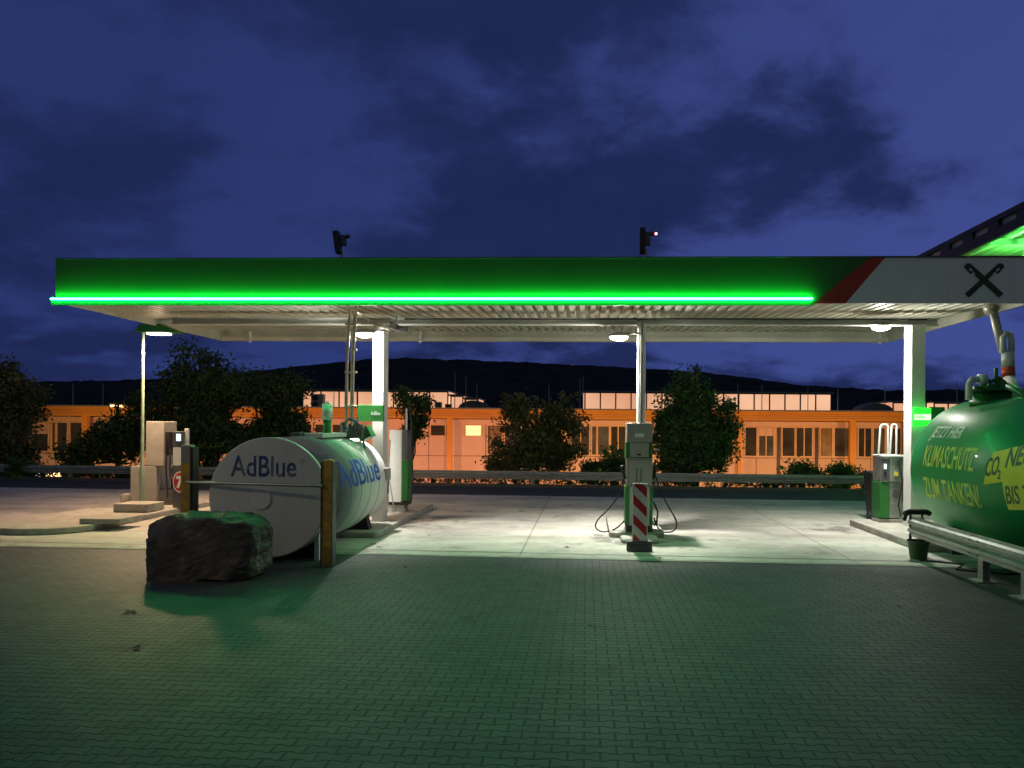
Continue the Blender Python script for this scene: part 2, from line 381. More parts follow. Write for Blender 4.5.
# corrugated soffit running in depth
def sz(v): return 4.13+(v-V0)/(V1-V0)*.22
b = mb(); pitch = .20; prof = []
u = UL+.05
while u < UR-.05-pitch:
    prof += [(u,0),(u+.085,0),(u+.10,.075),(u+.185,.075)]; u += pitch
va = [b.b.verts.new((x, V0+.05, sz(V0)+z)) for x, z in prof]; vb = [b.b.verts.new((x, V1-.05, sz(V1)+z)) for x, z in prof]
for i in range(len(prof)-1): b.b.faces.new((va[i], va[i+1], vb[i+1], vb[i]))
b.build('corrugated_soffit', M['cream'], can)
ft = lambda px: U(px, V0, 300)
ZB, ZT = 4.10, 4.85
b = mb(); b.box(UL, UR, V0, V0+.04, ZB, ZT); b.box(UL, UL+.04, V0+.04, V1, ZB, ZT); b.box(UR-.04, UR, V0+.04, V1, ZB, ZT); b.box(UL+.04, UR-.04, V1-.04, V1, ZB, ZT)
b.build('fascia_frame', M['cream'], can)
rb0, rb1, rt0, rt1 = ft(813), ft(845), ft(869), ft(884)
b = mb(); b.xz([(UL-.01,ZB-.01),(rb0,ZB-.01),(rt0-(rt0-rb0)*.02,ZT+.01),(UL-.01,ZT+.01)], V0-.03, V0-.003); b.build('green_fascia', M['fascia_green'], can)
b = mb(); b.xz([(rb0,ZB-.01),(rb1,ZB-.01),(rt1,ZT+.01),(rt0,ZT+.01)], V0-.031, V0-.003); b.build('red_fascia_stripe', M['fascia_red'], can)
b = mb(); uu = [rb1, ft(955), UR+.01]
b.xz([(rb1,ZB-.01),(ft(948),ZB-.01),(ft(948),ZT+.01),(rt1,ZT+.01)], V0-.03, V0-.003); b.box(ft(948)+.004, ft(1013), V0-.03, V0-.003, ZB-.01, ZT+.01); b.box(ft(1013)+.004, UR+.01, V0-.03, V0-.003, ZB-.01, ZT+.01)
b.build('white_fascia', M['fascia_white'], can)
b = mb(); b.box(UL-.03, UR+.03, V0-.05, V0+.06, ZT+.012, ZT+.035); b.build('top_flashing', M['dgrey'], can)
zl = 4.165
b = mb(); b.box(UL-.07, ft(812), V0-.045, V0-.033, zl-.026, zl+.03); b.box(UL-.07, ft(812), V0-.056, V0-.045, zl-.115, zl-.026); b.build('light_line_channel_and_shade', M['green'], can)  # channel, plus an added lower fin that keeps green light off the pump
b = mb(); b.box(UL-.06, ft(812)-.01, V0-.084, V0-.058, zl-.018, zl+.014); b.build('light_line', M['led'], can, label='glowing green light tube along the lower fascia edge')
# emblem: crossed bars with hooked heads
lc = (ft(982.5), 4.475); sL = .74/46*1.0
def LP(x, y): return (lc[0]+(x-400)*.00262, lc[1]-(y-570)*.00262)
b = mb()
b.xz([LP(*p) for p in [(495,680),(522,655),(315,462),(290,462),(275,484),(318,528),(330,516),(345,520),(345,540)]], V0-.045, V0-.032)
b.xz([LP(*p) for p in [(283,655),(308,680),(455,535),(458,520),(475,516),(487,528),(528,484),(514,462),(490,462)]], V0-.0445, V0-.0315)
b.build('emblem', M['logo'], can)
for q in ([(312,492),(330,508),(322,514),(305,498)], [(491,492),(473,508),(481,514),(498,498)]):
    b = mb(); b.xz([LP(*p) for p in q], V0-.048, V0-.046); b.build('emblem_notch', M['fascia_white'], can)
# beams
b = mb(); b.box(U(172,VC), U(936,VC), VC-.09, VC+.09, 3.93, 3.945); b.box(U(172,VC), U(936,VC), VC-.09, VC+.09, 4.045, 4.06); b.box(U(172,VC), U(936,VC), VC-.012, VC+.012, 3.945, 4.045)
b.build('main_beam', M['white'], can)
b = mb(); b.box(UL+.05, UR-.05, V1-.16, V1-.045, 4.10, 4.20); b.build('gutter', M['cream'], can)
cols = []
for (p0, p1, z0) in ((372,383,0),(638.5,645,0),(911,925,0)):
    u0, u1 = U(p0, VC-.17), U(p1, VC-.17)
    b = mb(); t_ = .012
    b.box(u0, u1, VC-.17, VC+.17, z0, 3.928)
    c = b.build('column', M['white'], can, bevel=.012); cols.append((c, u0, u1))
# pillar signs
b = mb(); vs = VC-.26; b.box(U(358,vs), U(384,vs), vs-.06, vs, Zat(370,421.5,-3.6,vs), Zat(370,405,-3.6,vs)); s1 = b.build('pillar_sign', M['green'], can, bevel=.008, label='unlit green pillar sign')
t_ = textmesh('AdBlue', .10, .002, .002); w0, w1 = width(t_)
b = mb(); b.mesh(t_, lambda c: (U(371.5,vs)+c.x*.62, vs-.063-c.z, Zat(370,413.5,-3.6,vs)+c.y)); b.build('sign_lettering', M['whitetext'], s1)
b = mb(); b.box(U(911.5,vs), U(929,vs), vs-.08, vs, Zat(920,426,6.3,vs), Zat(920,408,6.3,vs)); s2 = b.build('pillar_sign', M['litgreen'], can, bevel=.006, label='lit green pillar sign')
b = mb(); zc = Zat(920,417,6.3,vs); b.box(U(912,vs), U(928.5,vs), vs-.084, vs-.0805, zc-.055, zc+.05); b.build('lit_band', M['litwhite'], s2)
b = mb(); t_ = textmesh('AdBlue', .085, .002, .001); b.mesh(t_, lambda c: (U(913,vs)+c.x*.75, vs-.088-c.z, zc+.0+c.y)); b.build('sign_lettering', M['litgreen'], s2)
b = mb(); b.box(U(929.5,vs), U(944,vs), vs-.02, vs+.05, Zat(935,424,6.6,vs), Zat(935,407,6.6,vs)); b.build('sign_side_panel', M['green'], can)
# cable trays, conduits
b = mb()
u0 = U(643, VC-.2); b.tube([(u0-.10, VC-.21, 1.9), (u0-.10, VC-.21, 3.85), (u0-.10, VC-.1, 4.0)], .028, 10); 
b.build('rain_pipe', M['white'], can)
b = mb(); b.tube([(u0-.035, VC-.2, 1.8), (u0-.035, VC-.2, 3.95), (u0-.2, VC-.2, 4.05)], .016, 8); b.build('conduit', M['dgrey'], can)
b = mb(); b.tube([(u0-.1, VC-.2, 4.02), (u0+.4, VC-.2, 4.03), (u0+5.3, VC-.12, 4.03)], .014, 8); b.tube([(u0-.12, VC-.22, 4.02), (u0-4.6, VC-.12, 4.03)], .014, 8); b.build('cable', M['black'], can)

def canopy_lamp(name, px, py, v, tilt, power, label):
    u = U(px, v, py); z = Zat(px, py, u, v)
    th = thing(name, label, 'floodlight', (u, v, z), group='floodlights under the canopy')
    b = mb(); b.tube([(u, v, z+.005), (u, v, z+.05), (u, v, z+.09)], [.19, .18, .08], 24); b.tube([(u, v, z+.07), (u+.30, v, z+.07), (u+.42, v+.1, z+.07)], .022, 8); b.build('housing', M['grey'], th, bevel=.01)
    b = mb(); b.tube([(u, v, z+.0), (u, v, z-.03), (u, v, z-.055), (u, v, z-.068)], [.17, .16, .11, .04], 24); b.build('lens', M['lamp'], th, smooth=True)
    light('floodlight_glow', 'POINT', local(th, (u, v-.02, z-.12)), power*.16, (1, .97, .87), th, shadow_soft_size=.09)
    light('floodlight_beam', 'SPOT', local(th, (u, v-.02, z-.08)), power*1.65, (1, .97, .87), th, shadow_soft_size=.09, spot_size=R(104), spot_blend=.7)
    return th
canopy_lamp('floodlight', 365, 334, VC-.42, 0, 520, 'blazing white floodlight under the canopy beside the left white pillar')
canopy_lamp('floodlight', 619, 337, VC-.30, 0, 760, 'blazing white floodlight under the canopy beside the middle pillar')
canopy_lamp('floodlight', 881, 327, VC+.1, 0, 620, 'blazing white floodlight under the canopy beside the right pillar')

# loudspeaker/camera heads on the roof
def roof_unit(px, lab, lean, red):
    v = V0+.25; u = U(px, v, 245); th = thing('roof_camera', lab, 'camera', (u, v, 4.72), group='camera units on the canopy roof')
    z0, z1 = Zat(px, 254, u, v), Zat(px, 232 if not red else 229, u, v)
    rot = Matrix.Rotation(lean, 3, 'Y')
    b = mb(); b.box(u-.095, u+.0, v-.12, v+.06, z0, z1, rot); b.build('dark_housing', M['black'], th, bevel=.01)
    b = mb(); b.tube([(u-.0, v, 4.72), (u-.0, v, z0+.02)], .016, 8); b.tube([(u+.06, v, 4.72), (u+.02, v, z0+.1)], .012, 8); b.build('mast', M['steel'], th)
    b = mb(); b.box(u+.01, u+.09, v-.05, v+.05, z0+.15, z1-.06); b.tube([(u+.05, v-.01, z1-.10), (u+.17, v-.06, z1-.09)], .035, 10); b.build('camera_body', M['dgrey'], th, bevel=.006)
    if red:
        b = mb(); b.box(u+.165, u+.20, v-.11, v-.07, z1-.12, z1-.09); b.build('status_lamp', M['redlamp'], th)
roof_unit(341, 'small camera unit with tilted dark housing, on the roof edge at left', R(-8), False)
roof_unit(645, 'small camera unit with upright dark housing and red status lamp on the roof edge', 0, True)

# ------------------------------------------------------------------ right-hand high roof
roofU = 10.15
th = thing('high_truck_roof', 'high open roof with dark truss edge and green lit underside beyond the right end of canopy', 'roof', (roofU+4, 20, 0))
def RZ(u): return 6.9+(u-roofU)*.02
b = mb(); n = 60; v = 10.0; prof = []; us = roofU+.12
while us < roofU+11: prof += [(us,0),(us+.12,0),(us+.17,.08),(us+.33,.08)]; us += .38
va = [b.b.verts.new((x, 10, 7.0+z)) for x, z in prof]; vb = [b.b.verts.new((x, 27, 7.0+z)) for x, z in prof]
for i in range(len(prof)-1): b.b.faces.new((va[i], va[i+1], vb[i+1], vb[i]))
b.build('roof_sheet', M['cream'], th)
b = mb(); b.box(roofU, roofU+.10, 10, 27, 6.72, 6.98); b.box(roofU, roofU+.10, 10, 27, 7.16, 7.29)
vv = 10.0
while vv < 27: b.box(roofU+.01, roofU+.09, vv, vv+.5, 6.98, 7.16); vv += 1.25
b.build('edge_truss', M['black'], th)
b = mb(); b.box(roofU, roofU+11, 9.9, 10.0, 6.7, 7.29); b.box(roofU, roofU+11, 27, 27.1, 6.7, 7.29); b.box(roofU+.13, roofU+11, 10, 27, 7.18, 7.24); b.build('roof_skin', M['black'], th)
b = mb(); b.box(roofU+.105, roofU+.125, 10, 27, 6.98, 7.16); b.build('edge_backing', M['white'], th)
for v in (13, 16.5, 20, 23.5):
    b = mb(); b.box(roofU+.13, roofU+11, v-.07, v+.07, 6.86, 6.99); b.build('rafter', M['dgrey'], th)
for v in (12, 25):
    b = mb(); b.box(roofU+8.6, roofU+8.9, v-.15, v+.15, 0, 7.0); b.build('roof_post', M['steel'], th)
for k, (u, v) in enumerate(((roofU+1.3, 19.6), (roofU+1.75, 19.0))):
    tl = thing('hanging_lamp', ('green glowing lamp hanging below the high roof, ' + ('farther' if k == 0 else 'nearer') + ' of the two'), 'lamp', (u, v, 6.5), group='lamps below the high roof')
    b = mb(); b.tube([(u, v, 6.58), (u, v, 6.72), (u, v, 7.0)], [.16, .05, .03], 12); b.build('lamp_cap', M['white'], tl)
    b = mb(); b.box(u-.13, u+.13, v-.13, v+.13, 6.49, 6.575); b.build('lamp_lens', M['litgreen'], tl)
    light('green_glow', 'POINT', local(tl, (u, v, 6.25)), 110, (.10, 1, .14), tl, shadow_soft_size=.12)
    lu_ = light('green_beam', 'SPOT', local(tl, (u, v, 6.35)), 700, (.12, 1, .14), tl, shadow_soft_size=.1, spot_size=R(165), spot_blend=.4); lu_.rotation_euler = (R(180), 0, 0)

# ------------------------------------------------------------------ left tank
tu, tv0, tv1, tr, tz = -4.55, 10.48, 13.62, .86, .93
tk = thing('white_storage_tank', 'big white cylindrical tank with blue AdBlue lettering lying beside the left pillar', 'tank', (tu, 12, 0))
def cyl(b, uc, zc, r, ys, rs, n=72):
    rings = [[b.b.verts.new((uc+math.sin(2*math.pi*k/n)*q, y, zc+math.cos(2*math.pi*k/n)*q)) for k in range(n)] for y, q in zip(ys, rs)]
    for i in range(len(rings)-1):
        for k in range(n): b.b.faces.new((rings[i][k], rings[i][(k+1)%n], rings[i+1][(k+1)%n], rings[i+1][k]))
    b.b.faces.new(rings[0]); b.b.faces.new(rings[-1][::-1])
b = mb(); ys = [tv0+.0, tv1]; rs = [tr, tr]
for k in range(1, 9): a = k/8*math.pi/2; ys.append(tv1+.34*math.sin(a)); rs.append(max(.02, tr*math.cos(a)**.55))
cyl(b, tu, tz, tr, ys, rs); b.build('shell', M['tankwhite'], tk, smooth=True)
b = mb()
for k in range(1, 6):
    yy = tv0+.02+k*.52; cyl(b, tu, tz, tr, [yy-.006, yy-.004, yy+.004, yy+.006], [tr+.001, tr+.004, tr+.004, tr+.001])
b.build('weld_seam', M['dgrey'], tk, smooth=True)
b = mb(); cyl(b, tu, tz, tr, [tv0-.03, tv0-.028, tv0-.003], [tr-.03, tr-.012, tr-.012]); b.build('end_plate', M['tankend'], tk, smooth=True)
b = mb(); cyl(b, tu, tz, tr, [tv0-.045, tv0-.045, tv0+.03, tv0+.03], [tr-.014, tr+.006, tr+.006, tr-.014]); b.build('end_rim', M['tankwhite'], tk, smooth=True)
yy = tv0-.03
b = mb(); b.tube([(U(262,yy),yy-.035,Zat(262,499,tu,yy)), (U(262,yy),yy-.0,Zat(262,499,tu,yy))], .148, 40); b.build('hatch', M['white'], tk, smooth=True, bevel=.006)
b = mb(); b.tube([(U(262,yy),yy-.012,Zat(262,499,tu,yy)), (U(262,yy),yy-.002,Zat(262,499,tu,yy))], .172, 40); b.build('hatch_gasket', M['dgrey'], tk, smooth=True)
for a in range(20, 360, 45):
    b = mb(); r0_, r1_ = .18, tr-.03; b.tube([(tu+math.cos(R(a))*r0_, yy-.002, tz+math.sin(R(a))*r0_), (tu+math.cos(R(a))*r1_, yy-.002, tz+math.sin(R(a))*r1_)], .004, 6); b.build('end_seam', M['grey'], tk)
b = mb(); b.box(tu-.01, tu+.0, yy-.004, yy, tz-.15, tz+.62); b.box(tu-.7, tu+.72, yy-.004, yy, tz+.0, tz+.008); b.build('panel_joint', M['dgrey'], tk)
me = textmesh('AdBlue', .42, .003, .007, xs=.80); a0, a1 = width(me); sc = (U(297,yy)-U(231,yy))/(a1-a0)
b = mb(); b.mesh(me, lambda c: (U(231,yy)+(c.x-a0)*sc, yy-.012-c.z, Zat(262,468.5,tu,yy)+c.y+.015)); b.build('end_lettering', M['blue'], tk)
me = textmesh('®', .10, .003); b = mb(); b.mesh(me, lambda c: (U(300,yy)+c.x, yy-.012-c.z, Zat(302,462,tu,yy)+c.y)); b.build('registered_mark', M['grey'], tk)
me = textmesh('AdBlue', .62, .003, .004, xs=1.0, cut=.03); a0, a1 = width(me); va, vb = VF(338,-3.75), VF(377.5,-3.75)
def bend(uc, zc, r, ang0, sgn):
    def f(c, v): 
        a = ang0+c.y/r; rr = r+.004+max(0, c.z); return (uc+sgn*math.cos(a)*rr, v, zc+math.sin(a)*rr)
    return f
bf = bend(tu, tz, tr, R(17), 1)
b = mb(); b.mesh(me, lambda c: bf(c, va+(c.x-a0)/(a1-a0)*(vb-va))); b.build('side_lettering', M['blue'], tk)
# saddles and feet
for v in (10.95, 13.15):
    b = mb(); pts = [(tu-.72, 0.0), (tu+.72, 0.0), (tu+.62, .38)]
    for k in range(13): a = R(-40-100*k/12); pts.append((tu+math.cos(a)*(tr+.004), tz+math.sin(a)*(tr+.004)))
    pts.append((tu-.62, .38)); b.xz(pts, v-.1, v+.1); b.build('saddle', M['black'], tk, smooth=False)
for fu in (tu-.70, U(318.5, 10.7, 560)):
    b = mb(); b.box(fu-.035, fu+.035, 10.62, 10.72, 0, .55); b.build('foot', M['tankwhite'], tk)
b = mb(); b.box(tu-.05, tu+.75, 12.9, 13.45, .0, .06); b.build('base_frame', M['pipe'], tk)
# top gear
zt = tz+tr
b = mb(); b.box(tu+.02, tu+.33, 11.7, 12.9, zt-.02, zt+.05); b.build('walkway', M['tankwhite'], tk, bevel=.005)
b = mb(); b.box(tu-.16, tu+.01, 11.6, 12.0, zt-.01, zt+.06); b.build('step_plate', M['dgrey'], tk)
b = mb(); v = 12.4; u = U(327,v); b.tube([(u,v,zt), (u,v,Zat(327,420,u,v))], .07, 20); b.build('filter_base', M['green'], tk, smooth=True)
b = mb(); b.tube([(u,v,Zat(327,420,u,v)), (u,v,Zat(327,404,u,v))], .087, 20); b.tube([(u,v,Zat(327,404,u,v)), (u,v,Zat(327,401.5,u,v))], .03, 12); b.build('filter_jar', M['signwhite'], tk, smooth=True)
b = mb()
v = 13.0; ua, ub = U(347,v), U(351.5,v)
b.tube([(ua-.02,v,zt), (ua-.01,v,3.2), (ua+.04,v,4.04)], .026, 10); b.tube([(ub-.02,v+.06,zt+.05), (ub-.01,v+.06,3.2), (ub+.04,v+.06,4.10)], .036, 12)
for z in (2.3, 2.9, 3.3, 3.75): b.box(ua-.05, ub+.07, v-.02, v+.08, z, z+.03)
b.build('vent_pipe', M['pipe'], tk, smooth=True)
b = mb(); b.tube([(ub+.03, v+.05, 4.03), (U(372,VC), VC-.25, 3.98), (U(392,VC), VC-.25, 3.80)], .022, 8); b.build('brace_pipe', M['pipe'], tk)
b = mb()
for (px, py0, py1, r_) in ((343,432,422,.05),(356,436,418,.045),(352,436,424,.07),(361,438,424,.035),(348,436,428,.09)):
    uu = U(px, 13.0); b.tube([(uu,13.0,zt-.05), (uu,13.0,Zat(px,py1,uu,13.0))], r_, 14)
b.tube([(U(344,13.),13.0,2.0), (U(350,13.),12.9,2.08), (U(357,13.),12.9,2.05), (U(363,13.),13.0,1.9)], .028, 10)
b.build('valve_cluster', M['dgrey'], tk, smooth=True)
b = mb(); u = U(367,13.3); b.box(u-.13, u+.10, 13.1, 13.4, 1.72, 1.93, Matrix.Rotation(R(-28),3,'Y')); b.tube([(u-.05,13.2,1.75),(u+.02,13.1,1.55),(u+.10,13.1,1.2)], .02, 8); b.build('filling_box', M['green'], tk, bevel=.01)
b = mb(); b.box(U(378,13.8), U(391,13.8), 13.5, 13.8, .95, 1.18); b.build('valve_cabinet', M['grey'], tk, bevel=.01)
# camera/lamp device near the left column under the soffit
v = VC-.3; u = U(397,v,330)
th = thing('security_camera', 'dark security camera hanging below the soffit right of the left white pillar', 'camera', (u, v, 3.9))
b = mb(); b.box(u-.14, u+.02, v-.10, v+.05, 3.80, 3.92, Matrix.Rotation(R(18),3,'Y')); b.box(u+.02, u+.2, v-.05, v+.05, 3.76, 3.86); b.build('camera_body', M['dgrey'], th, bevel=.01)
b = mb(); b.tube([(u,v,3.9),(u,v,4.12)], .025, 10); b.build('bracket', M['steel'], th)
for k, (px, lab) in enumerate(((250, 'left end'), (420, 'left half'), (880, 'right end'))):
    v = V1-.4; u = U(px, v, 340); th = thing('dome_camera', 'tiny white dome fitting on the rear edge of the soffit near its %s' % lab, 'fitting', (u, v, 4.0), group='small fittings along the rear soffit edge')
    b = mb(); b.tube([(u,v,4.02),(u,v,4.06),(u,v,4.10)], [.02,.055,.06], 12); b.tube([(u,v,4.1),(u,v,4.30)], .03, 10); b.build('dome', M['signwhite'], th, smooth=True)

# protective posts with a bar between them
def hpost(b, u, v, h):
    b.box(u-.07, u+.07, v-.07, v-.055, 0, h); b.box(u-.07, u+.07, v+.055, v+.07, 0, h); b.box(u-.008, u+.008, v-.055, v+.055, 0, h)
pv = 10.22
g = G(328, 566); pu = g.x*ct-g.y*st; pv = g.x*st+g.y*ct
po = thing('steel_guard_post', 'rusty yellow steel post in front of the big white tank', 'post', (pu, pv, 0), group='rusty yellow guard posts')
b = mb(); b.box(pu-.075, pu+.075, pv-.06, pv+.06, 0, 1.49); b.build('post', M['rustyellow'], po, bevel=.006)
b = mb(); b.box(pu-.085, pu-.075, pv-.08, pv+.08, 0, 1.46); b.box(pu+.075, pu+.085, pv-.08, pv+.08, 0, 1.46); b.build('flange', M['dgrey'], po)
pu2 = U(187.5, pv+.25); z2 = Zat(187.5, 445, pu2, pv+.25)
po2 = thing('steel_guard_post', 'yellow steel post behind the boulder, next to the round red sign', 'post', (pu2, pv+.25, 0), group='rusty yellow guard posts')
b = mb(); b.box(pu2-.065, pu2+.078, pv+.19, pv+.31, 0, z2-.26); b.build('post', M['rustyellow'], po2, bevel=.006)
b = mb(); b.box(pu2-.065, pu2+.078, pv+.19, pv+.31, z2-.26, z2); b.build('post_top', M['grey'], po2, bevel=.006)
b = mb(); b.box(pu2+.08, pu2+.125, pv+.17, pv+.33, 0, z2-.03); b.build('flange', M['black'], po2)
b = mb(); b.tube([(pu2+.05, pv+.16, Zat(194,482,pu2,pv+.2)), (pu-.05, pv-.09, Zat(322,485.5,pu,pv))], .022, 12); zb = Zat(187,482,pu2,pv)
b.build('cross_bar', M['steel'], smooth=True, org=(pu-1, pv, 1.1), label='thin steel bar spanning between the two yellow posts in front of the tank', cat='bar')

# ------------------------------------------------------------------ boulder
g = G(191, 583); bo = Vector((g.x, g.y+.42, 0))
bm = bmesh.new(); bmesh.ops.create_cube(bm, size=1); bmesh.ops.subdivide_edges(bm, edges=bm.edges[:], cuts=40, use_grid_fill=True)
for v in bm.verts:
    c = v.co; n_ = Vector((c.x, c.y, c.z)); L8 = (abs(2*c.x)**7+abs(2*c.y)**7+abs(2*c.z)**7)**(1/7); n_ = n_/L8
    x, y, z = n_.x*1.58, n_.y*.86, n_.z*.80
    # sheared and chipped block
    x += .10*z*(1 if x > 0 else .25); x -= .05*(z+.44)*(x > .3)
    z += -.07*(x/.8)*(z > 0)*.4 + .03*math.sin(x*3.1)
    p = Vector((x, y, z)); q = p*1.7+Vector((3,1,7))
    f1 = noise.fractal(q, .9, 2.0, 6); cell = noise.cell_vector(p*3.1)
    d, pts = noise.voronoi(p*1.8, distance_metric='DISTANCE', exponent=2.5)
    off = f1*.075 + (.05-min(.10, (d[1]-d[0])))*-.14 + noise.fractal(p*9, 1, 2, 4)*.010
    p += p.normalized()*off*.9
    v.co = p+Vector((0,0,.385))
rk = random.Random(12)
for i in range(26):
    n_ = Vector((rk.uniform(-1,1), rk.uniform(-1,1), rk.uniform(-.5,1))).normalized()
    sup = max(n_.dot(v.co-Vector((0,0,.385))) for v in bm.verts); dcut = sup-rk.uniform(.03,.13)
    for v in bm.verts:
        q = n_.dot(v.co-Vector((0,0,.385)))-dcut
        if q > 0: v.co -= n_*q*.92
for v in bm.verts:
    q = v.co*6; v.co += v.co.normalized()*(noise.fractal(q, 1, 2.1, 5)*.020+noise.fractal(Vector((q.x*.5+q.z*.9, q.y*.5, q.z*2.2-q.x*1.4)), 1, 2, 3)*.014)
for v in bm.verts:
    if v.co.z < 0: v.co.z = -.01
b = MB(); b.b.free(); b.b = bm
bmesh.ops.rotate(bm, verts=bm.verts[:], cent=(0,0,0), matrix=Matrix.Rotation(R(-4),3,'Z')); bmesh.ops.translate(bm, verts=bm.verts[:], vec=bo)
b.build('boulder', M['rock'], rot=0, org=bo, label='large dark blocky boulder lying on the pavers in front of the white tank', cat='rock')

# ------------------------------------------------------------------ kerb islands
def island(name, pts, h, label):
    b = mb(); b.xy(pts, 0, h); cx = sum(p[0] for p in pts)/len(pts); cy = sum(p[1] for p in pts)/len(pts)
    return b.build(name, M['kerb'], org=(cx, cy, 0), bevel=.025, label=label, cat='kerb')
def rounded(u0, u1, v0, v1, r):
    pts = []
    for (cu, cv, a0) in ((u1-r, v0+r, -90), (u1-r, v1-r, 0), (u0+r, v1-r, 90), (u0+r, v0+r, 180)):
        for k in range(7): a = R(a0+15*k); pts.append((cu+math.cos(a)*r, cv+math.sin(a)*r))
    return pts
island('kerb_island', rounded(-10.9, -8.95, 12.55, 19, .85), .12, 'kerbed island with a rounded nose under the left grey cabinets')
island('kerb_island', rounded(-5.2, -3.62, 12.75, 17.5, .08), .11, 'kerbed island running beside and behind the white tank')
um = U(638, 13.3)
island('kerb_island', rounded(um-.32, um+.32, 12.55, 13.2, .1), .07, 'short low kerb block at the foot of the middle pump')
island('kerb_island', rounded(um-.5, um+.48, 13.2, 15.6, .08), .10, 'broad concrete island behind the middle pump')
ui = 5.36
island('kerb_island', rounded(ui, 9.5, 12.1, 15.3, .05), .13, 'kerbed island under the right pump and pillar')
# slabs near left kerb
def slab(px0, px1, py0, py1, z0, h, d, label):
    a = G(px0, py1, z0); c = G(px1, py1, z0); v = a.x*st+a.y*ct; b = mb(); b.box(a.x*ct-a.y*st, c.x*ct-c.y*st, v, v+d, z0, z0+h)
    b.build('concrete_slab', M['kerb'], org=(a.x*ct-a.y*st, v, z0), bevel=.015, label=label, cat='slab', group='loose concrete slabs on the left island')
slab(79, 122, 0, 524, .12, .10, .7, 'long flat concrete slab lying on the left island')
slab(113, 150, 0, 512, .13, .17, .6, 'concrete slab at the foot of the left lamp post')
slab(120, 139, 0, 502, .14, .18, .4, 'small concrete block left of the lamp post foot')

# ------------------------------------------------------------------ left cabinets and terminal
v = 16.4
cab = thing('pump_cabinet', 'tall stepped beige steel cabinet beside the left lamp post', 'cabinet', (U(150,v), v+.3, .12))
b = mb(); u0, u1 = U(130.5,v), U(156,v); b.box(u0, u1, v, v+.62, .16, 1.0); b.build('lower_cabinet', M['grey'], cab, bevel=.012)
b = mb(); u0, u1 = U(145.5,v-.0), U(163.5,v); b.box(u0, u1, v+.0, v+.55, 1.003, 2.02); b.build('upper_cabinet', M['grey'], cab, bevel=.015)
b = mb(); b.box(U(140,v), U(178,v), v+.05, v+.7, .12, .16); b.box(U(157,v), U(176,v), v+.1, v+.6, .16, .45); b.build('plinth', M['dgrey'], cab)
ux = U(163.5,v)
b = mb(); b.box(ux+.003, ux+.09, v+.05, v+.35, 1.25, 1.78); b.build('reader_panel', M['black'], cab, bevel=.006)
b = mb(); b.tube([(ux+.06, v, 1.7), (ux+.07, v-.02, 1.0), (ux+.1, v, .3)], .018, 8); b.tube([(ux+.1, v+.1, 1.4), (ux+.16, v-.02, .8), (ux+.34, v, .45), (ux+.4, v+.1, .95)], .018, 8); b.build('hose', M['black'], cab)
v = 15.9
te = thing('payment_terminal', 'payment terminal with lit blue screen and round red sign, right of the beige cabinet', 'terminal', (U(178,v), v, .12))
u0, u1 = U(172.8,v), U(184.5,v)
b = mb(); b.box(u0, u1, v, v+.3, .12, 1.05); b.build('dark_base', M['dgrey'], te, bevel=.01)
b = mb(); b.box(u0, u1-.02, v, v+.3, 1.052, 1.45); b.box(U(183,v), U(186.5,v), v+.05, v+.12, 1.3, 1.86); b.build('white_front', M['signwhite'], te, bevel=.01)
b = mb(); b.box(u0-.01, u1-.02, v+.0, v+.25, 1.452, 1.80); b.build('screen_housing', M['dgrey'], te, bevel=.01)
b = mb(); b.box(U(176,v-.01), U(180.5,v-.01), v-.008, v-.002, Zat(178,441,-8.5,v), Zat(178,434,-8.5,v)); b.build('screen', M['screen'], te)
b = mb(); zc = Zat(180,482,-8.5,v); uc = U(180.7,v)
ring = lambda r0: [(uc+math.cos(R(a))*r0*.72, zc+math.sin(R(a))*r0) for a in range(0,360,12)]
b.xz(ring(.235), v-.012, v-.004); s_ = b.build('round_sign', M['signwhite'], te)
b = mb(); b.xz(ring(.205), v-.018, v-.0125); b.build('red_disc', M['red'], s_)
b = mb(); me = textmesh('7', .34, .003, .018); b.mesh(me, lambda c: (uc-.085+c.x*.8, v-.024-c.z, zc+c.y-.015)); b.build('sign_digit', M['signwhite'], s_)
# street lamp
v = 15.85; lu = U(142.2, v); 
lp = thing('street_lamp', 'slim pale lamp post with a lit green trimmed lamp head at the left', 'street lamp', (lu, v, .12))
zt = Zat(142, 331, lu, v)
b = mb(); b.tube([(lu,v,.29),(lu,v,.9),(lu,v,1.0),(lu,v,zt)], [.055,.055,.036,.032], 14); b.build('pole', M['lamppole'], lp, smooth=True)
b = mb(); zz = Zat(160,328,lu,v); b.xz([(lu-.10,zt),(lu+.02,zt+.14),(lu+.45,zt+.14),(lu+.86,zt-.02),(lu+.86,zt-.05),(lu-.06,zt-.04)], v-.16, v+.16); b.build('lamp_head', M['green'], lp, bevel=.01)
b = mb(); b.box(lu+.14, lu+.58, v-.12, v+.12, zt-.085, zt-.045); b.build('lamp_lens', M['lampwarm'], lp, bevel=.01)
light('lamp_glow', 'POINT', local(lp, (lu+.36, v-.05, zt-.22)), 6, (1, .70, .45), lp, shadow_soft_size=.12)
light('lamp_beam', 'SPOT', local(lp, (lu+.36, v-.05, zt-.14)), 1150, (1, .64, .36), lp, shadow_soft_size=.14, spot_size=R(160), spot_blend=.5)
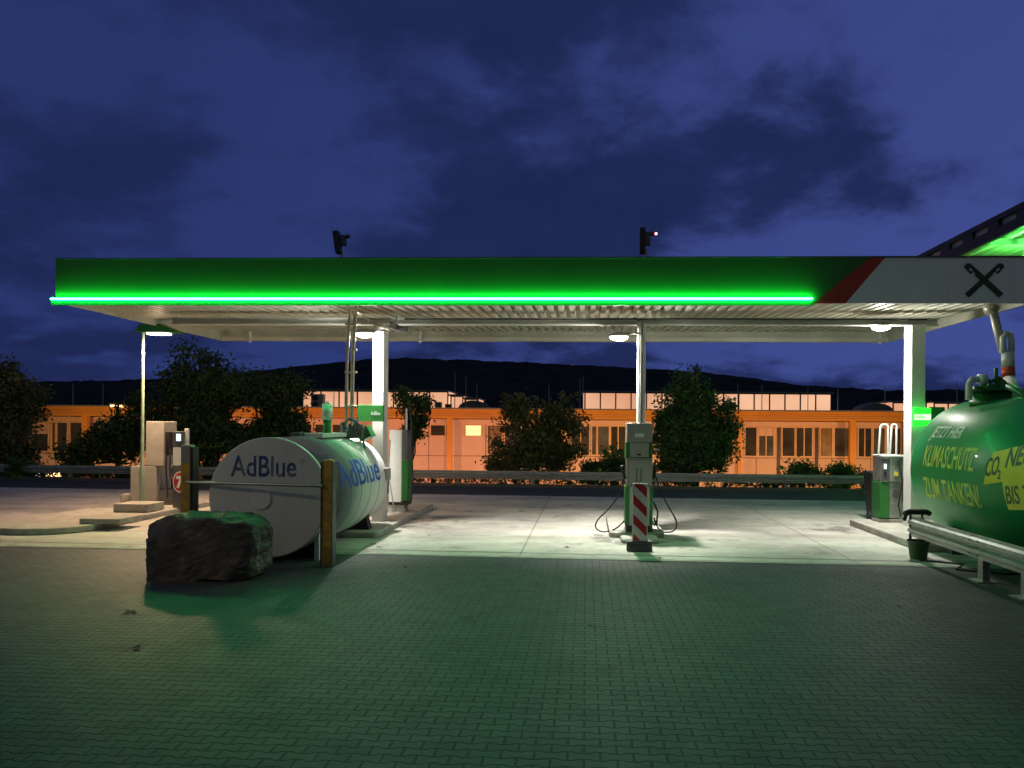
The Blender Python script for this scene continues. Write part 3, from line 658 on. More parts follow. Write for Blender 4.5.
# second lamp of the yard, standing outside the picture at the left: it lights the tank end and the boulder
u, v = -12.5, 4.5
l2 = thing('street_lamp', 'tall warm yard lamp standing alone at the far left of the block paving', 'street lamp', (u, v, 0))
b = mb(); b.tube([(u,v,0),(u,v,1.2),(u,v,1.25),(u,v,6.3)], [.07,.07,.05,.04], 14); b.build('pole', M['white'], l2, smooth=True)
b = mb(); b.xz([(u-.1,6.3),(u+.05,6.42),(u+.5,6.42),(u+.85,6.3),(u+.85,6.26),(u-.1,6.26)], v-.16, v+.16); b.build('lamp_head', M['green'], l2, bevel=.01)
b = mb(); b.box(u+.14, u+.6, v-.12, v+.12, 6.22, 6.255); b.build('lamp_lens', M['lampwarm'], l2)
yl = light('lamp_beam', 'SPOT', local(l2, (u+.36, v, 6.15)), 430, (1, .80, .54), l2, shadow_soft_size=.15, spot_size=R(62), spot_blend=1.0)
yl.rotation_euler = (Vector((-6.2, 9.6, .6))-Vector((u+.36, v, 6.15))).to_track_quat('-Z', 'Y').to_euler()

# ------------------------------------------------------------------ middle pump
v = 13.25; uc = U(639.5, v)
mp = thing('fuel_pump', 'slim grey and green fuel pump standing end-on at the middle pillar, hoses on both sides', 'fuel pump', (uc, v, .07))
def zz(py): return Zat(640, py, uc, v)
b = mb(); b.box(U(627,v), U(652.5,v), v, v+.5, zz(442), zz(423)); b.build('top_box', M['grey'], mp, bevel=.012)
b = mb(); b.box(U(630,v), U(649,v), v-.01, v+.5, zz(457), zz(442.5)); b.build('middle_box', M['grey'], mp, bevel=.01)
for q0, q1 in ((626,629.6),(649.5,652.5)):
    b = mb(); b.box(U(q0,v), U(q1,v), v+.02, v+.5, zz(459), zz(442.5)); b.build('side_strip', M['green'], mp)
b = mb(); b.box(U(627,v), U(652.5,v), v-.02, v+.5, zz(486), zz(458)); b.build('display_box', M['grey'], mp, bevel=.012)
b = mb()
for px in (636, 640.5): b.box(U(px,v), U(px+1.2,v), v-.03, v-.021, zz(482), zz(468))
b.build('grille_slot', M['dgrey'], mp)
b = mb(); b.box(U(628,v), U(652,v), v+.0, v+.48, .10, zz(486.5)); b.build('lower_cabinet', M['white'], mp, bevel=.01)
for q0, q1 in ((625.5,629.6),(649.8,653)):
    b = mb(); b.box(U(q0,v), U(q1,v), v-.03, v+.49, zz(525), zz(487)); b.build('green_edge', M['green'], mp, bevel=.004)
b = mb(); b.box(U(635,v), U(644,v), v-.008, v-.001, zz(437), zz(433.5)); b.build('type_plate', M['signwhite'], mp)
b = mb(); b.box(U(637,v), U(641,v), v-.018, v-.011, zz(455.5), zz(453.5)); b.build('lock', M['black'], mp)
b = mb(); b.box(U(654,v), U(660,v), v+.05, v+.25, zz(451), zz(449.5)); b.build('side_shelf', M['steel'], mp)
b = mb(); b.box(U(627.2,v), U(652.3,v), v-.024, v-.0205, zz(459.6), zz(459.1)); b.box(U(628,v), U(628.6,v), v-.024, v-.0205, zz(484), zz(459.6)); b.build('panel_seam', M['dgrey'], mp)
b = mb(); b.box(U(626.5,v), U(653,v), v-.012, v+.5, .10, zz(525.5)); b.build('kick_base', M['black'], mp)
for k in (0, 1):
    pts = ([(625,470),(622,490),(610,508),(598,520),(596,528),(603,532),(614,530),(624,522),(627,516)] if k == 0 else
           [(654,468),(658,480),(664,496),(673,512),(678,522),(676,530),(668,532),(660,529),(655,518)])
    b = mb(); raw = [Vector((U(px,v,py), v+.2-.0, Zat(px,py,uc,v+.2))) for px, py in pts]
    raw = [raw[0]]+raw+[raw[-1]]; out = []
    for i in range(1, len(raw)-2):
        for t_ in (0, .33, .66):
            p0, p1, p2, p3 = raw[i-1:i+3]; out.append(.5*((2*p1)+(-p0+p2)*t_+(2*p0-5*p1+4*p2-p3)*t_**2+(-p0+3*p1-3*p2+p3)*t_**3))
    out.append(raw[-2]); b.tube(out, .013, 8); b.build('hose', M['black'], mp, smooth=True)
    s = -1 if k == 0 else 1; px = 624 if k == 0 else 655
    b = mb(); u = U(px, v); b.box(u-.03, u+.03, v+.1, v+.3, zz(480), zz(466), Matrix.Rotation(s*R(14),3,'Y')); b.build('nozzle', M['black'], mp, bevel=.01)
b = mb(); b.tube([(U(655,v),v+.2,.62),(U(659,v),v+.15,.45),(U(658,v),v+.15,.25),(U(656,v),v+.2,.2)], .016, 8); b.build('hose', M['black'], mp)
# warning bake
v = 11.72; g = G(640, 552); v = g.x*st+g.y*ct; uc = U(640.5, v)
bk = thing('warning_beacon', 'red and white striped warning board on a dark foot in front of the middle pump', 'warning sign', (uc, v, 0))
b = mb(); b.box(U(627.5,v), U(653,v), v, v+.22, .0, .17); b.box(U(630,v), U(650,v), v-.03, v, .0, .10); b.build('foot', M['dgrey'], bk, bevel=.02)
z0, z1 = Zat(640,541.5,uc,v), Zat(640,483.5,uc,v); u0, u1 = U(632.8,v), U(648.2,v)
b = mb(); b.box(u0, u1, v+.03, v+.06, z0, z1); b.build('board', M['signwhite'], bk, bevel=.004)
b = mb(); w_ = u1-u0-.03; a_, c_ = u0+.015, u1-.015; hh = z1-z0
def clip_stripe(zl0, zr0, th_):
    lo, hi = z0+.015, z1-.015
    poly_ = [(a_, zl0), (c_, zr0), (c_, zr0+th_), (a_, zl0+th_)]
    def clip(ps, f, val, keep_gt):
        out = []
        for i in range(len(ps)):
            p, q = ps[i], ps[(i+1)%len(ps)]; ip = (p[1] >= val) if keep_gt else (p[1] <= val); iq = (q[1] >= val) if keep_gt else (q[1] <= val)
            if ip: out.append(p)
            if ip != iq: t_ = (val-p[1])/(q[1]-p[1]); out.append((p[0]+(q[0]-p[0])*t_, val))
        return out
    ps = clip(clip(poly_, None, lo, True), None, hi, False)
    if len(ps) >= 3: b.xz(ps, v+.024, v+.0295)
for k in range(4): clip_stripe(z1-.02-k*.335*hh, z1-.02-k*.335*hh-w_*.98, .165*hh)
b.build('red_stripes', M['red'], bk)

# ------------------------------------------------------------------ dispenser behind the white tank
v = 15.7; uc = U(397, v)
dp = thing('fuel_dispenser', 'white and green dispenser standing behind the white tank and left pillar', 'dispenser', (uc, v, .11))
def zz(py): return Zat(397, py, uc, v)
b = mb(); b.box(U(389,v), U(401.5,v), v, v+.34, .30, zz(430)); b.build('white_body', M['white'], dp, bevel=.012)
b = mb(); b.box(U(401.7,v), U(408,v), v+.01, v+.33, zz(501), zz(460)); b.build('green_panel', M['green'], dp, bevel=.008)
b = mb(); b.box(U(401.7,v), U(408,v), v+.01, v+.33, zz(459.6), zz(430)); b.build('dark_panel', M['dgrey'], dp, bevel=.008)
b = mb(); b.box(U(389,v), U(408,v), v-.01, v+.35, zz(505), zz(502)); b.build('black_trim', M['black'], dp)
b = mb(); b.box(U(391,v), U(405,v), v+.03, v+.3, .11, .3); b.build('pedestal', M['steel'], dp)
b = mb(); u = U(405,v); b.tube([(u,v+.1,zz(430)),(u,v+.1,zz(408))], .02, 10); b.build('hose_mast', M['signwhite'], dp)
b = mb(); b.tube([(u,v+.1,zz(408)),(u+.09,v+.05,zz(407)),(u+.13,v,zz(425)),(u+.17,v,zz(480)),(u+.14,v,zz(500)),(u+.0,v,zz(507))], .018, 8); b.build('hose', M['black'], dp, smooth=True)
b = mb(); b.tube([(U(390,v),v-.02,zz(440)),(U(388.5,v),v-.06,zz(470)),(U(393,v),v-.06,zz(496)),(U(396,v),v-.04,zz(515))], .014, 8)
b.tube([(U(388,v),v-.05,zz(520)),(U(389,v),v-.06,zz(508)),(U(394,v),v-.06,zz(508)),(U(395,v),v-.05,zz(522))], .016, 8); b.build('pipework', M['steel'], dp, smooth=True)

# ------------------------------------------------------------------ right pump
v = 14.75; uc = U(893, v)
rp = thing('fuel_pump', 'silver fuel pump with green lower front and two white hose arches beside the right pillar', 'fuel pump', (uc, v, .13))
def zz(py): return Zat(893, py, uc, v)
def bx(n, m, p0, p1, y0, y1, d0, d1, bev=.01):
    b = mb(); b.box(U(p0,v), U(p1,v), v+d0, v+d1, zz(y1), zz(y0)); return b.build(n, m, rp, bevel=bev)
bx('pedestal', M['kerb'], 880, 905, 519, 526, .02, .4); bx('green_door', M['green'], 880, 890, 482.5, 518, 0, .4); bx('steel_side', M['steel'], 890.2, 903, 482.5, 518, .02, .4)
bx('upper_housing', M['steel'], 881, 904, 457, 482, 0, .42); bx('top_cap', M['signwhite'], 880.5, 905, 455, 456.8, -.03, .44, .004); bx('dark_front', M['dgrey'], 881.5, 889, 459, 481, -.012, -.002, .002)
bx('display', M['screen'], 883.8, 886.2, 464, 469, -.02, -.013, 0)
bx('vent_grille', M['dgrey'], 893, 900, 489, 497, .010, .019, .002); bx('sticker', M['yellow'], 894.5, 898, 472, 476, -.010, -.002, 0); bx('seam', M['dgrey'], 889.2, 889.8, 457, 518, -.004, -.001, 0); bx('keypad', M['black'], 884, 886.5, 472, 476, -.02, -.013, 0)
for k, p in enumerate((881.5, 893)):
    b = mb(); pts = []
    ua, ub = U(p+.5,v), U(p+8.5 if k == 0 else p+5.5,v)
    top = zz(424.5); r_ = (ub-ua)/2
    pts = [(ua-.03, v+.1, zz(455)), (ua, v+.1, top-r_*1.5)]+[((ua+ub)/2-math.cos(a)*r_, v+.1, top-r_*1.0+math.sin(a)*r_) for a in np.linspace(.3, math.pi, 9)]+[(ub, v+.1, zz(455))]
    b.tube(pts, .021, 10); b.build('hose_arch', M['signwhite'], rp, smooth=True)
b = mb(); b.tube([(U(898,v),v-.03,zz(460)),(U(901,v),v-.08,zz(480)),(U(897,v),v-.08,zz(505)),(U(900,v),v-.06,zz(516))], .016, 8); b.build('hose', M['black'], rp, smooth=True)
# bin
v = 16.2; uc = U(876, v)
bn = thing('wheelie_bin', 'dark wheeled waste bin half hidden behind the right fuel pump', 'bin', (uc, v, .0))
b = mb(); b.prism([(-.17,-.2),(.17,-.2),(.17,.2),(-.17,.2)], lambda a, c: (uc+a*.8, v+c*.8, .1), lambda a, c: (uc+a*1.1, v+c*1.1, .98)); b.build('body', M['black'], bn, bevel=.01)
b = mb(); b.box(uc-.21, uc+.2, v-.25, v+.25, .985, 1.05); b.build('lid', M['black'], bn, bevel=.02)
for q in (-.2, .14):
    b = mb(); b.tube([(uc+q, v-.1, .1),(uc+q+.06, v-.1, .1)], .1, 16); b.build('wheel', M['black'], bn)

# ------------------------------------------------------------------ right green tank
ru, rv, rr_, rz = 6.71, 12.8, 1.19, 1.287
gt = thing('green_storage_tank', 'huge dark green cylindrical tank with lime lettering behind the guard rail at right', 'tank', (ru, 9, 0))
b = mb(); ys = [4.6, rv]; rs = [rr_, rr_]
for k in range(1, 10): a = k/9*math.pi/2; ys.append(rv+.36*math.sin(a)); rs.append(max(.02, rr_*math.cos(a)**.55))
cyl(b, ru, rz, rr_, ys, rs, 96); b.build('shell', M['tankgreen'], gt, smooth=True)
for v in (12.0, 9.3, 6.2):
    b = mb(); b.box(ru-.95, ru+.95, v-.12, v+.12, 0, .42); b.build('saddle', M['dgrey'], gt)
def gtext(s, px0, px1, pyc, h, m, name, bold=.006, tilt=0):
    z = Zat(px0, pyc, ru-rr_, VF(px0, ru-rr_+.02)); a = math.asin(max(-1, min(1, (z-rz)/rr_))); us = ru-rr_*math.cos(a)
    z = Zat(px0, pyc, us, VF(px0, us)); a = math.asin(max(-1, min(1, (z-rz)/rr_))); us = ru-rr_*math.cos(a)
    v0, v1 = VF(px0, us), VF(px1, us)
    me = textmesh(s, h*1.38, .003, bold, cut=.03); x0, x1 = width(me); f = bend(ru, rz, rr_, a, -1)
    b = mb(); 
    def g_(c):
        t_ = (c.x-x0)/(x1-x0); c2 = Vector((0, c.y+tilt*t_*abs(v1-v0), c.z)); return f(c2, v0+t_*(v1-v0))
    b.mesh(me, g_); b.build(name, m, gt)
gtext('JETZT HIER', 933, 963, 432.5, .215, M['whitetext'], 'white_lettering')
gtext('KLIMASCHUTZ', 924.5, 975, 456.5, .35, M['limetext'], 'lime_lettering', .005)
gtext('ZUM TANKEN!', 925, 980, 488, .34, M['limetext'], 'lime_lettering', .005)
def gpatch(pts, m, name, off):     # quad given as (v, z) corners, bent on the shell
    b = mb(); n = 14; k_n = 24; g_ = []; r2 = rr_+off
    for i in range(n+1):
        t_ = i/n; rowv = []
        for k in range(k_n+1):
            q_ = k/k_n
            top = (pts[0][0]+(pts[1][0]-pts[0][0])*q_, pts[0][1]+(pts[1][1]-pts[0][1])*q_); bot = (pts[3][0]+(pts[2][0]-pts[3][0])*q_, pts[3][1]+(pts[2][1]-pts[3][1])*q_)
            vv_, z_ = top[0]+(bot[0]-top[0])*t_, top[1]+(bot[1]-top[1])*t_; a = math.asin((z_-rz)/rr_)
            rowv.append(b.b.verts.new((ru-math.cos(a)*r2, vv_, rz+math.sin(a)*r2)))
        g_.append(rowv)
    for i in range(n):
        for k in range(k_n): b.b.faces.new((g_[i][k], g_[i][k+1], g_[i+1][k+1], g_[i+1][k]))
    return b.build(name, m, gt)
va = VF(985, ru-rr_); vb = VF(1120, ru-rr_); k_ = .17
def zf(px, py): return Zat(px, py, ru-rr_, VF(px, ru-rr_))
zt0, zb0 = zf(988,452), zf(984,485)
gpatch([(VF(989,ru-rr_), zt0), (vb, zt0+(va-vb)*k_), (vb, zb0+(va-vb)*k_), (va+.03, zb0)], M['yellow'], 'yellow_label', .003)
zt1, zb1 = zf(1003,480)+.02, zf(1007,510); v2 = VF(1002.5,ru-rr_)
gpatch([(v2, zt1), (vb, zt1+(v2-vb)*k_*.6), (vb, zb1+(v2-vb)*k_*.6), (v2-.06, zb1)], M['yellow'], 'yellow_label', .0045)
gtext('CO', 986, 998.5, 468.5, .26, M['darkgreentext'], 'label_lettering', .006, k_*.9)
gtext('2', 998, 1001, 475, .12, M['darkgreentext'], 'label_lettering', .004, 0)
gtext('NEUTRAL', 1007.5, 1066, 459, .28, M['darkgreentext'], 'label_lettering', .006, k_)
gtext('BIS ZU', 1006.5, 1040, 496, .24, M['darkgreentext'], 'label_lettering', .006, k_*.6)
# pipework on top
zt = rz+rr_
b = mb(); v = 12.1; u = U(990,v); b.tube([(u,v,zt-.25),(u,v,zt+.1)], .30, 28); b.tube([(u,v,zt+.1),(u,v,zt+.14)], .34, 28); b.build('manhole', M['green'], gt, smooth=True)
b = mb(); 
def pp(px, py, v=11.9): uu = U(px, v, py); return (uu, v, Zat(px, py, uu, v))
b.tube([pp(969,400), pp(969,384), pp(972,379.5), pp(980,379)], .05, 14); b.tube([pp(978,379), pp(986,379)], .075, 16); b.build('bent_pipe', M['white'], gt, smooth=True)
b = mb()
for (px, y0, y1, r_) in ((983,398,376,.06),(996,398,368,.03),(992,398,384,.07),(1001,398,380,.06),(987,398,386,.10),(1006,398,388,.09),(976,399,386,.045)): b.tube([pp(px,y0,12.1), pp(px,y1,12.1)], r_, 14)
b.tube([pp(984,377,12.1), pp(990,382,12.1), pp(999,378,12.1), pp(1008,386,12.1)], .035, 10); b.tube([pp(978,392,12.0), pp(1010,392,12.0)], .03, 10)
b.build('valve_cluster', M['green'], gt, smooth=True)
b = mb(); b.tube([pp(1008,386,11.6), pp(1018,391,11.4), pp(1030,398,11.2)], .05, 10); b.build('side_pipe', M['green'], gt, smooth=True)
b = mb(); b.tube([pp(992,306,12.95), pp(1003,352,12.85)], .068, 16); b.tube([pp(986,311,12.9), pp(996,306,12.9)], .085, 14); b.build('vent_pipe', M['pipe'], gt, smooth=True)
b = mb(); b.tube([pp(1008,352,12.8), pp(1008,367,12.8)], .10, 20); b.tube([pp(1003,353,12.8), pp(1003,338,12.8), pp(1006,333,12.8), pp(1010,334,12.8), pp(1011.5,340,12.8), pp(1011.5,353,12.8)], .05, 14); b.build('hook_pipe', M['white'], gt, smooth=True)
b = mb(); b.tube([pp(1008,367,12.8), pp(1008.5,378,12.8)], .104, 20); b.build('red_band', M['orange_pipe'], gt, smooth=True)
b = mb(); b.tube([pp(1008.5,378,12.8), pp(1013,388,12.6), pp(1016,396,12.4)], [.10,.09,.12], 20); b.build('pipe_foot', M['white'], gt, smooth=True)

# ------------------------------------------------------------------ guard rails
WB = [(0,0),(.0,.05),(.055,.075),(.055,.125),(.0,.15),(.0,.17),(.055,.195),(.055,.245),(0,.27),(0,.31)]
def wbeam(b, p0, p1, zb, side, sc=1.0):
    """W section between two ground points, corrugation bulging towards side"""
    d = (p1-p0).normalized(); n_ = Vector((d.y, -d.x, 0))*side
    prof_ = [(x*1.0, z*sc) for x, z in WB]; prof2 = [(x-.006, z) for x, z in reversed(prof_)]
    full = prof_+prof2
    A_ = [b.b.verts.new(p0+n_*x+Vector((0,0,zb+z))) for x, z in full]; B_ = [b.b.verts.new(p1+n_*x+Vector((0,0,zb+z))) for x, z in full]
    m_ = len(full); b.b.faces.new(A_); b.b.faces.new(B_[::-1])
    for i in range(m_): b.b.faces.new((A_[i], B_[i], B_[(i+1)%m_], A_[(i+1)%m_]))
gr = thing('guard_rail', 'galvanised guard rail on steel posts in front of the green tank', 'guard rail', (5.07, 9, 0))
b = mb(); wbeam(b, Vector((5.07,11.75,0)), Vector((5.07,7.6,0)), .31, -1 if False else 1); wbeam(b, Vector((5.062,7.8,0)), Vector((5.062,3.2,0)), .312, 1); b.build('rail_beam', M['steel'], gr)
b = mb()
for v in (11.6, 9.85, 9.65, 7.7, 7.3):
    for z in (.37, .46, .55): b.tube([(5.005,v,z),(4.985,v,z)], .014, 8)
b.build('bolts', M['grey'], gr)
for v in (9.86, 8.9, 7.9, 6.4, 4.9):
    b = mb(); b.box(5.14, 5.155, v-.06, v+.06, .012, .56); b.box(5.22, 5.235, v-.06, v+.06, .012, .56); b.box(5.155, 5.22, v-.006, v+.006, .012, .56); b.box(5.075, 5.14, v-.05, v+.05, .36, .5)
    b.box(5.04, 5.32, v-.13, v+.13, .0055, .02); b.build('rail_post', M['steel'], gr)
b = mb(); b.box(5.10, 5.16, 11.5, 11.6, .0, .62); b.build('end_post', M['black'], gr)
# bucket and black bumper
v = 11.52; u = U(917, v, 550)
bu = thing('bucket', 'small green bucket on the ground below the rail end', 'bucket', (u, v, 0))
b = mb(); pr = [(.11,.012),(.145,.27)]; b.tube([(u,v-.05,.012),(u,v-.05,.27)], [.12,.155], 24, cap=False); b.tube([(u,v-.05,.012),(u,v-.05,.02)], .12, 24); b.build('pail', mat('bucket_green', (.025,.07,.012), .5), bu, smooth=True)
b = mb(); b.tube([(u,v-.05,.262),(u,v-.05,.285)], [.168,.168], 24, cap=False); b.tube([(u,v-.05,.2),(u,v-.05,.23)], .14, 24); b.build('rim', M['dgrey'], bu, smooth=True)
v = 11.85; u0, u1 = U(904,v,512), U(930,v,512); z_ = Zat(915,512,5.6,v)
b = mb(); b.tube([(u0-.02,v-.1,z_-.02),(u0+.08,v,z_+.0),(u1-.05,v,z_),(u1,v+.03,z_-.03)], .045, 12); b.tube([(u0+.05,v,z_),(u0-.03,v-.08,z_-.12)], .03, 8); b.tube([(u1-.12,v,z_),(u1-.12,v,.02)], .02, 8); b.tube([(u0+.1,v,z_),(u0+.1,v,.02)], .02, 8)
b.build('rubber_bumper', M['black'], smooth=True, org=(u0, v, .5), label='black padded bar behind the end of the right guard rail', cat='bumper bar')
b = mb(); pts = [(u0+.0,11.3,.016),(u0+.5,11.0,.016),(u0+.2,10.6,.016),(u0+.7,10.3,.016),(u0+1.3,10.5,.016),(u0+2.2,10.9,.02)]
b.tube(pts, .016, 8); b.build('ground_cable', M['black'], org=(u0,11,0), label='black cable lying on the ground below the green tank', cat='cable')

fr = thing('guard_rail', 'long weathered guard rail across the far edge of the forecourt', 'guard rail', RL(15), rot=0)
b = mb(); wbeam(b, RL(-14), RL(rlen+.1), .24, 1, .85); b.build('rail_beam', M['steel'], fr)
s = -13.5
while s < rlen:
    b = mb(); p = RL(s, .12); b.box(p.x-.05, p.x+.05, p.y-.05, p.y+.05, -.05, .46); b.build('rail_post', M['steel'], fr); s += 4.0

# ------------------------------------------------------------------ trees
def tube_pts(b, p0, p1, r0, r1, n=8, wob=.1):
    pts = [p0.lerp(p1, t_)+Vector((random.uniform(-1,1), random.uniform(-1,1), 0))*wob*math.sin(math.pi*t_) for t_ in (0,.25,.5,.75,1)]
    b.tube(pts, [r0+(r1-r0)*t_ for t_ in (0,.25,.5,.75,1)], n)
def leaves(name, ell, n, size, m, parent, org, seed, clump=26, shell=.55, cr=.28):
    rng = np.random.default_rng(seed); vol = np.array([e[1][0]*e[1][1]*e[1][2] for e in ell]); vol = vol/vol.sum()
    V = []; nc = max(1, n//clump)
    idx = rng.choice(len(ell), nc, p=vol)
    for i in idx:
        c, r = np.array(ell[i][0]), np.array(ell[i][1])
        d = rng.normal(size=3); d /= np.linalg.norm(d); q = rng.uniform(shell, 1.0)**.7; wob = 1+.18*math.sin(d[0]*7+i)+.12*math.sin(d[2]*11+2*i)
        ce = c+d*r*q*wob; rc = cr*rng.uniform(.6, 1.4)
        pos = ce+rng.normal(size=(clump,3))*rc*np.array([.55,.55,.45])
        a = rng.normal(size=(clump,3)); a /= np.linalg.norm(a, axis=1)[:,None]; bb = rng.normal(size=(clump,3)); bb -= a*(a*bb).sum(1)[:,None]; bb /= np.linalg.norm(bb, axis=1)[:,None]
        s_ = size*rng.uniform(.6, 1.3, (clump,1))
        V.append(np.stack([pos-a*s_, pos+bb*s_*.45, pos+a*s_, pos-bb*s_*.45], 1).reshape(-1,3))
    V = np.concatenate(V)-np.array(org); nf = len(V)//4
    me = bpy.data.meshes.new(name); me.vertices.add(len(V)); me.vertices.foreach_set('co', V.ravel())
    me.loops.add(len(V)); me.loops.foreach_set('vertex_index', np.arange(len(V), dtype=np.int32)); me.polygons.add(nf)
    me.polygons.foreach_set('loop_start', np.arange(nf, dtype=np.int32)*4); me.polygons.foreach_set('loop_total', np.full(nf, 4, dtype=np.int32)); me.update(); me.validate()
    me.materials.append(m); o = bpy.data.objects.new(name, me); COL.objects.link(o); o.parent = parent; return o
def gz(y_off): return np.interp(y_off, [0,1.2,3.2,9,14], [0,0,-.5,-1.55,-1.7])
def groundz(x, y):
    p = Vector((x, y, 0))-RA; return float(gz(p.dot(rn)))
def tree(label, y, base_px, blobs, n, size, m, seed, name='tree', trunk=.12, group='trees beyond the guard rail', cr=.28, shell=.5, cat='tree'):
    p = P(base_px, 480, y); z0 = groundz(p.x, y); org = Vector((p.x, y, z0)); th = thing(name, label, cat, org, rot=0, group=group)
    ell = []
    for (x0, x1, y0, y1) in blobs:
        a, c = P(x0, y0, y), P(x1, y1, y); cc = (a+c)/2; rx, rz_ = abs(c.x-a.x)/2*.92, abs(a.z-c.z)/2*.92
        ell.append(((cc.x, y+random.uniform(-.3,.3)*rx, cc.z), (rx, rx*.85, rz_)))
    top = max(e[0][2] for e in ell); b = mb()
    tube_pts(b, org, Vector((org.x, y, top)), trunk, trunk*.3)
    for e in ell:
        for k in range(4):
            tgt = Vector(e[0])+Vector((random.uniform(-.6,.6)*e[1][0], random.uniform(-.6,.6)*e[1][1], random.uniform(-.3,.6)*e[1][2])); s0 = Vector((org.x, y, z0+(top-z0)*random.uniform(.25,.7)))
            tube_pts(b, s0, tgt, trunk*.4, trunk*.1, 6, .08)
    b.build('trunk', M['bark'], th)
    leaves('crown', ell, n, size, m, th, org, seed, shell=shell, cr=cr)
def scatter(boxes, k, seed, sc=(.32,.55)):
    """break a few big lobes into many smaller overlapping ones for an uneven outline"""
    rg = random.Random(seed); out = []
    for (x0, x1, y0, y1) in boxes:
        for i in range(k):
            a = rg.uniform(0, 6.283); r = rg.uniform(.25, .95); w_, h_ = (x1-x0)/2, (y1-y0)/2; s_ = rg.uniform(*sc)
            cx, cy = (x0+x1)/2+math.cos(a)*r*w_*.8, (y0+y1)/2+math.sin(a)*r*h_*.8
            out.append((cx-w_*s_, cx+w_*s_, cy-h_*s_*.8, cy+h_*s_*.8))
    return out
tree('tall dark tree at the left edge of the view', 27, 8, scatter([(-32,40,350,430),(-28,46,385,474),(-10,34,362,440)], 9, 1), 13000, .085, M['leaf2'], 1, cr=.34)
tree('low leafy tree in front of the orange building, left of lamp post', 27.5, 118, scatter([(80,142,408,474),(104,152,385,440),(60,120,425,474)], 8, 2), 7000, .085, M['leaf'], 2, cr=.30)
tree('broad dark tree right behind the left cabinets', 27, 215, scatter([(160,236,344,420),(172,262,362,440),(150,250,405,476),(145,200,385,470)], 11, 3), 24000, .085, M['leaf'], 3, trunk=.17, cr=.36)
tree('broad dark tree just behind the top of the white tank', 28, 272, scatter([(236,304,366,430),(240,312,396,476),(225,290,430,480)], 10, 4), 15000, .085, M['leaf'], 4, trunk=.14, cr=.34)
tree('small sparse tree seen right of the left white pillar', 28, 411, scatter([(392,432,386,422),(396,428,404,442)], 6, 5), 2600, .085, M['leaf'], 5, trunk=.09, shell=.2, cr=.26)
tree('loose olive tree midway between the left and middle pillars', 27, 537, scatter([(492,545,388,460),(530,590,386,455),(486,584,425,486),(480,528,435,482)], 11, 6, (.28,.5)), 15000, .08, M['leaf2'], 6, trunk=.08, shell=.2, cr=.28)
tree('dense pointed dark green tree right of the middle pump', 26.5, 696, scatter([(664,716,372,425),(650,734,398,455),(646,750,414,482),(708,748,392,450)], 11, 7)+[(683,703,361,378),(674,708,368,392),(664,716,380,420),(655,735,425,478)], 26000, .08, M['leaf3'], 7, trunk=.15, shell=.25, cr=.26)
for k, (x0, x1, y0, lab) in enumerate(((596,632,448,'leafy shrub just left of the middle pump behind the rail'),(778,822,462,'low shrub in front of the orange building, left of the two at right'),(818,866,466,'low shrub in front of the orange building, right of the two at right'),(580,600,462,'small shrub under the loose olive tree'),(5,34,458,'shrub at the foot of the leftmost tree'))):
    tree(lab, 25.6, (x0+x1)/2, [(x0,x1,y0,486),(x0+6,x1-8,y0-3,480)], 2200, .07, M['leaf3'], 20+k, name='shrub', trunk=.03, group='shrubs beyond the guard rail', cr=.18, shell=.2, cat='shrub')
# ground cover behind the rail (stuff)
rng = np.random.default_rng(5); ell = []
s = -14
while s < rlen+14:
    p = RL(s, 1.2+random.uniform(-.2,.5)); h = random.uniform(.08,.26); ell.append(((p.x, p.y, h*.5), (.7, .45, h))); s += .5
gc = leaves('hedge_undergrowth', ell, 26000, .055, M['leaf'], None, (0,0,0), 9, clump=20, shell=.1, cr=.16); tag(gc, kind='stuff', label='low undergrowth growing behind the far guard rail', cat='undergrowth')

# ------------------------------------------------------------------ orange building
BY = 45.0
bd = thing('factory_building', 'long low factory building with orange roof edge, pinkish panels and glowing rooflights', 'building', (0, BY+6, -1.7), rot=0)
BX0, BX1 = P(24,420,BY).x, P(1075,420,BY).x
def bp_(px, py, y=BY): q = P(px, py, y); return q.x, q.z
zr1 = 2.98; zr0 = 2.36
b = mb(); b.box(BX0, BX1, BY, BY+14, -1.7, zr0+.3); b.build('wall', M['bpink'], bd)
b = mb(); b.box(BX0-.8, BX1, BY-1.2, BY+14.5, zr0+.35, zr1-.05); b.box(BX0-.85, BX1, BY-1.26, BY-1.2, zr0, zr1-.25)
b.box(BX0-.85, BX1, BY-1.34, BY-1.2, zr1-.24, zr1-.08); b.box(BX0-.8, BX1, BY-1.2, BY-.05, zr0-.01, zr0+.05); b.build('roof_edge', M['borange'], bd)
for z_ in (zr0+.12, zr0+.25):
    b = mb(); b.box(BX0-.85, BX1, BY-1.275, BY-1.262, z_, z_+.02); b.build('roof_edge_groove', M['bjoint'], bd)
b = mb(); b.box(BX0-.86, BX1, BY-1.38, BY+14.5, zr1-.075, zr1); b.build('roof', M['broof'], bd)
b = mb(); b.box(BX0, BX1, BY-.10, BY-.003, zr0-.36, zr0-.06); b.build('lintel_panel', M['borange'] if False else M['bpink'], bd)
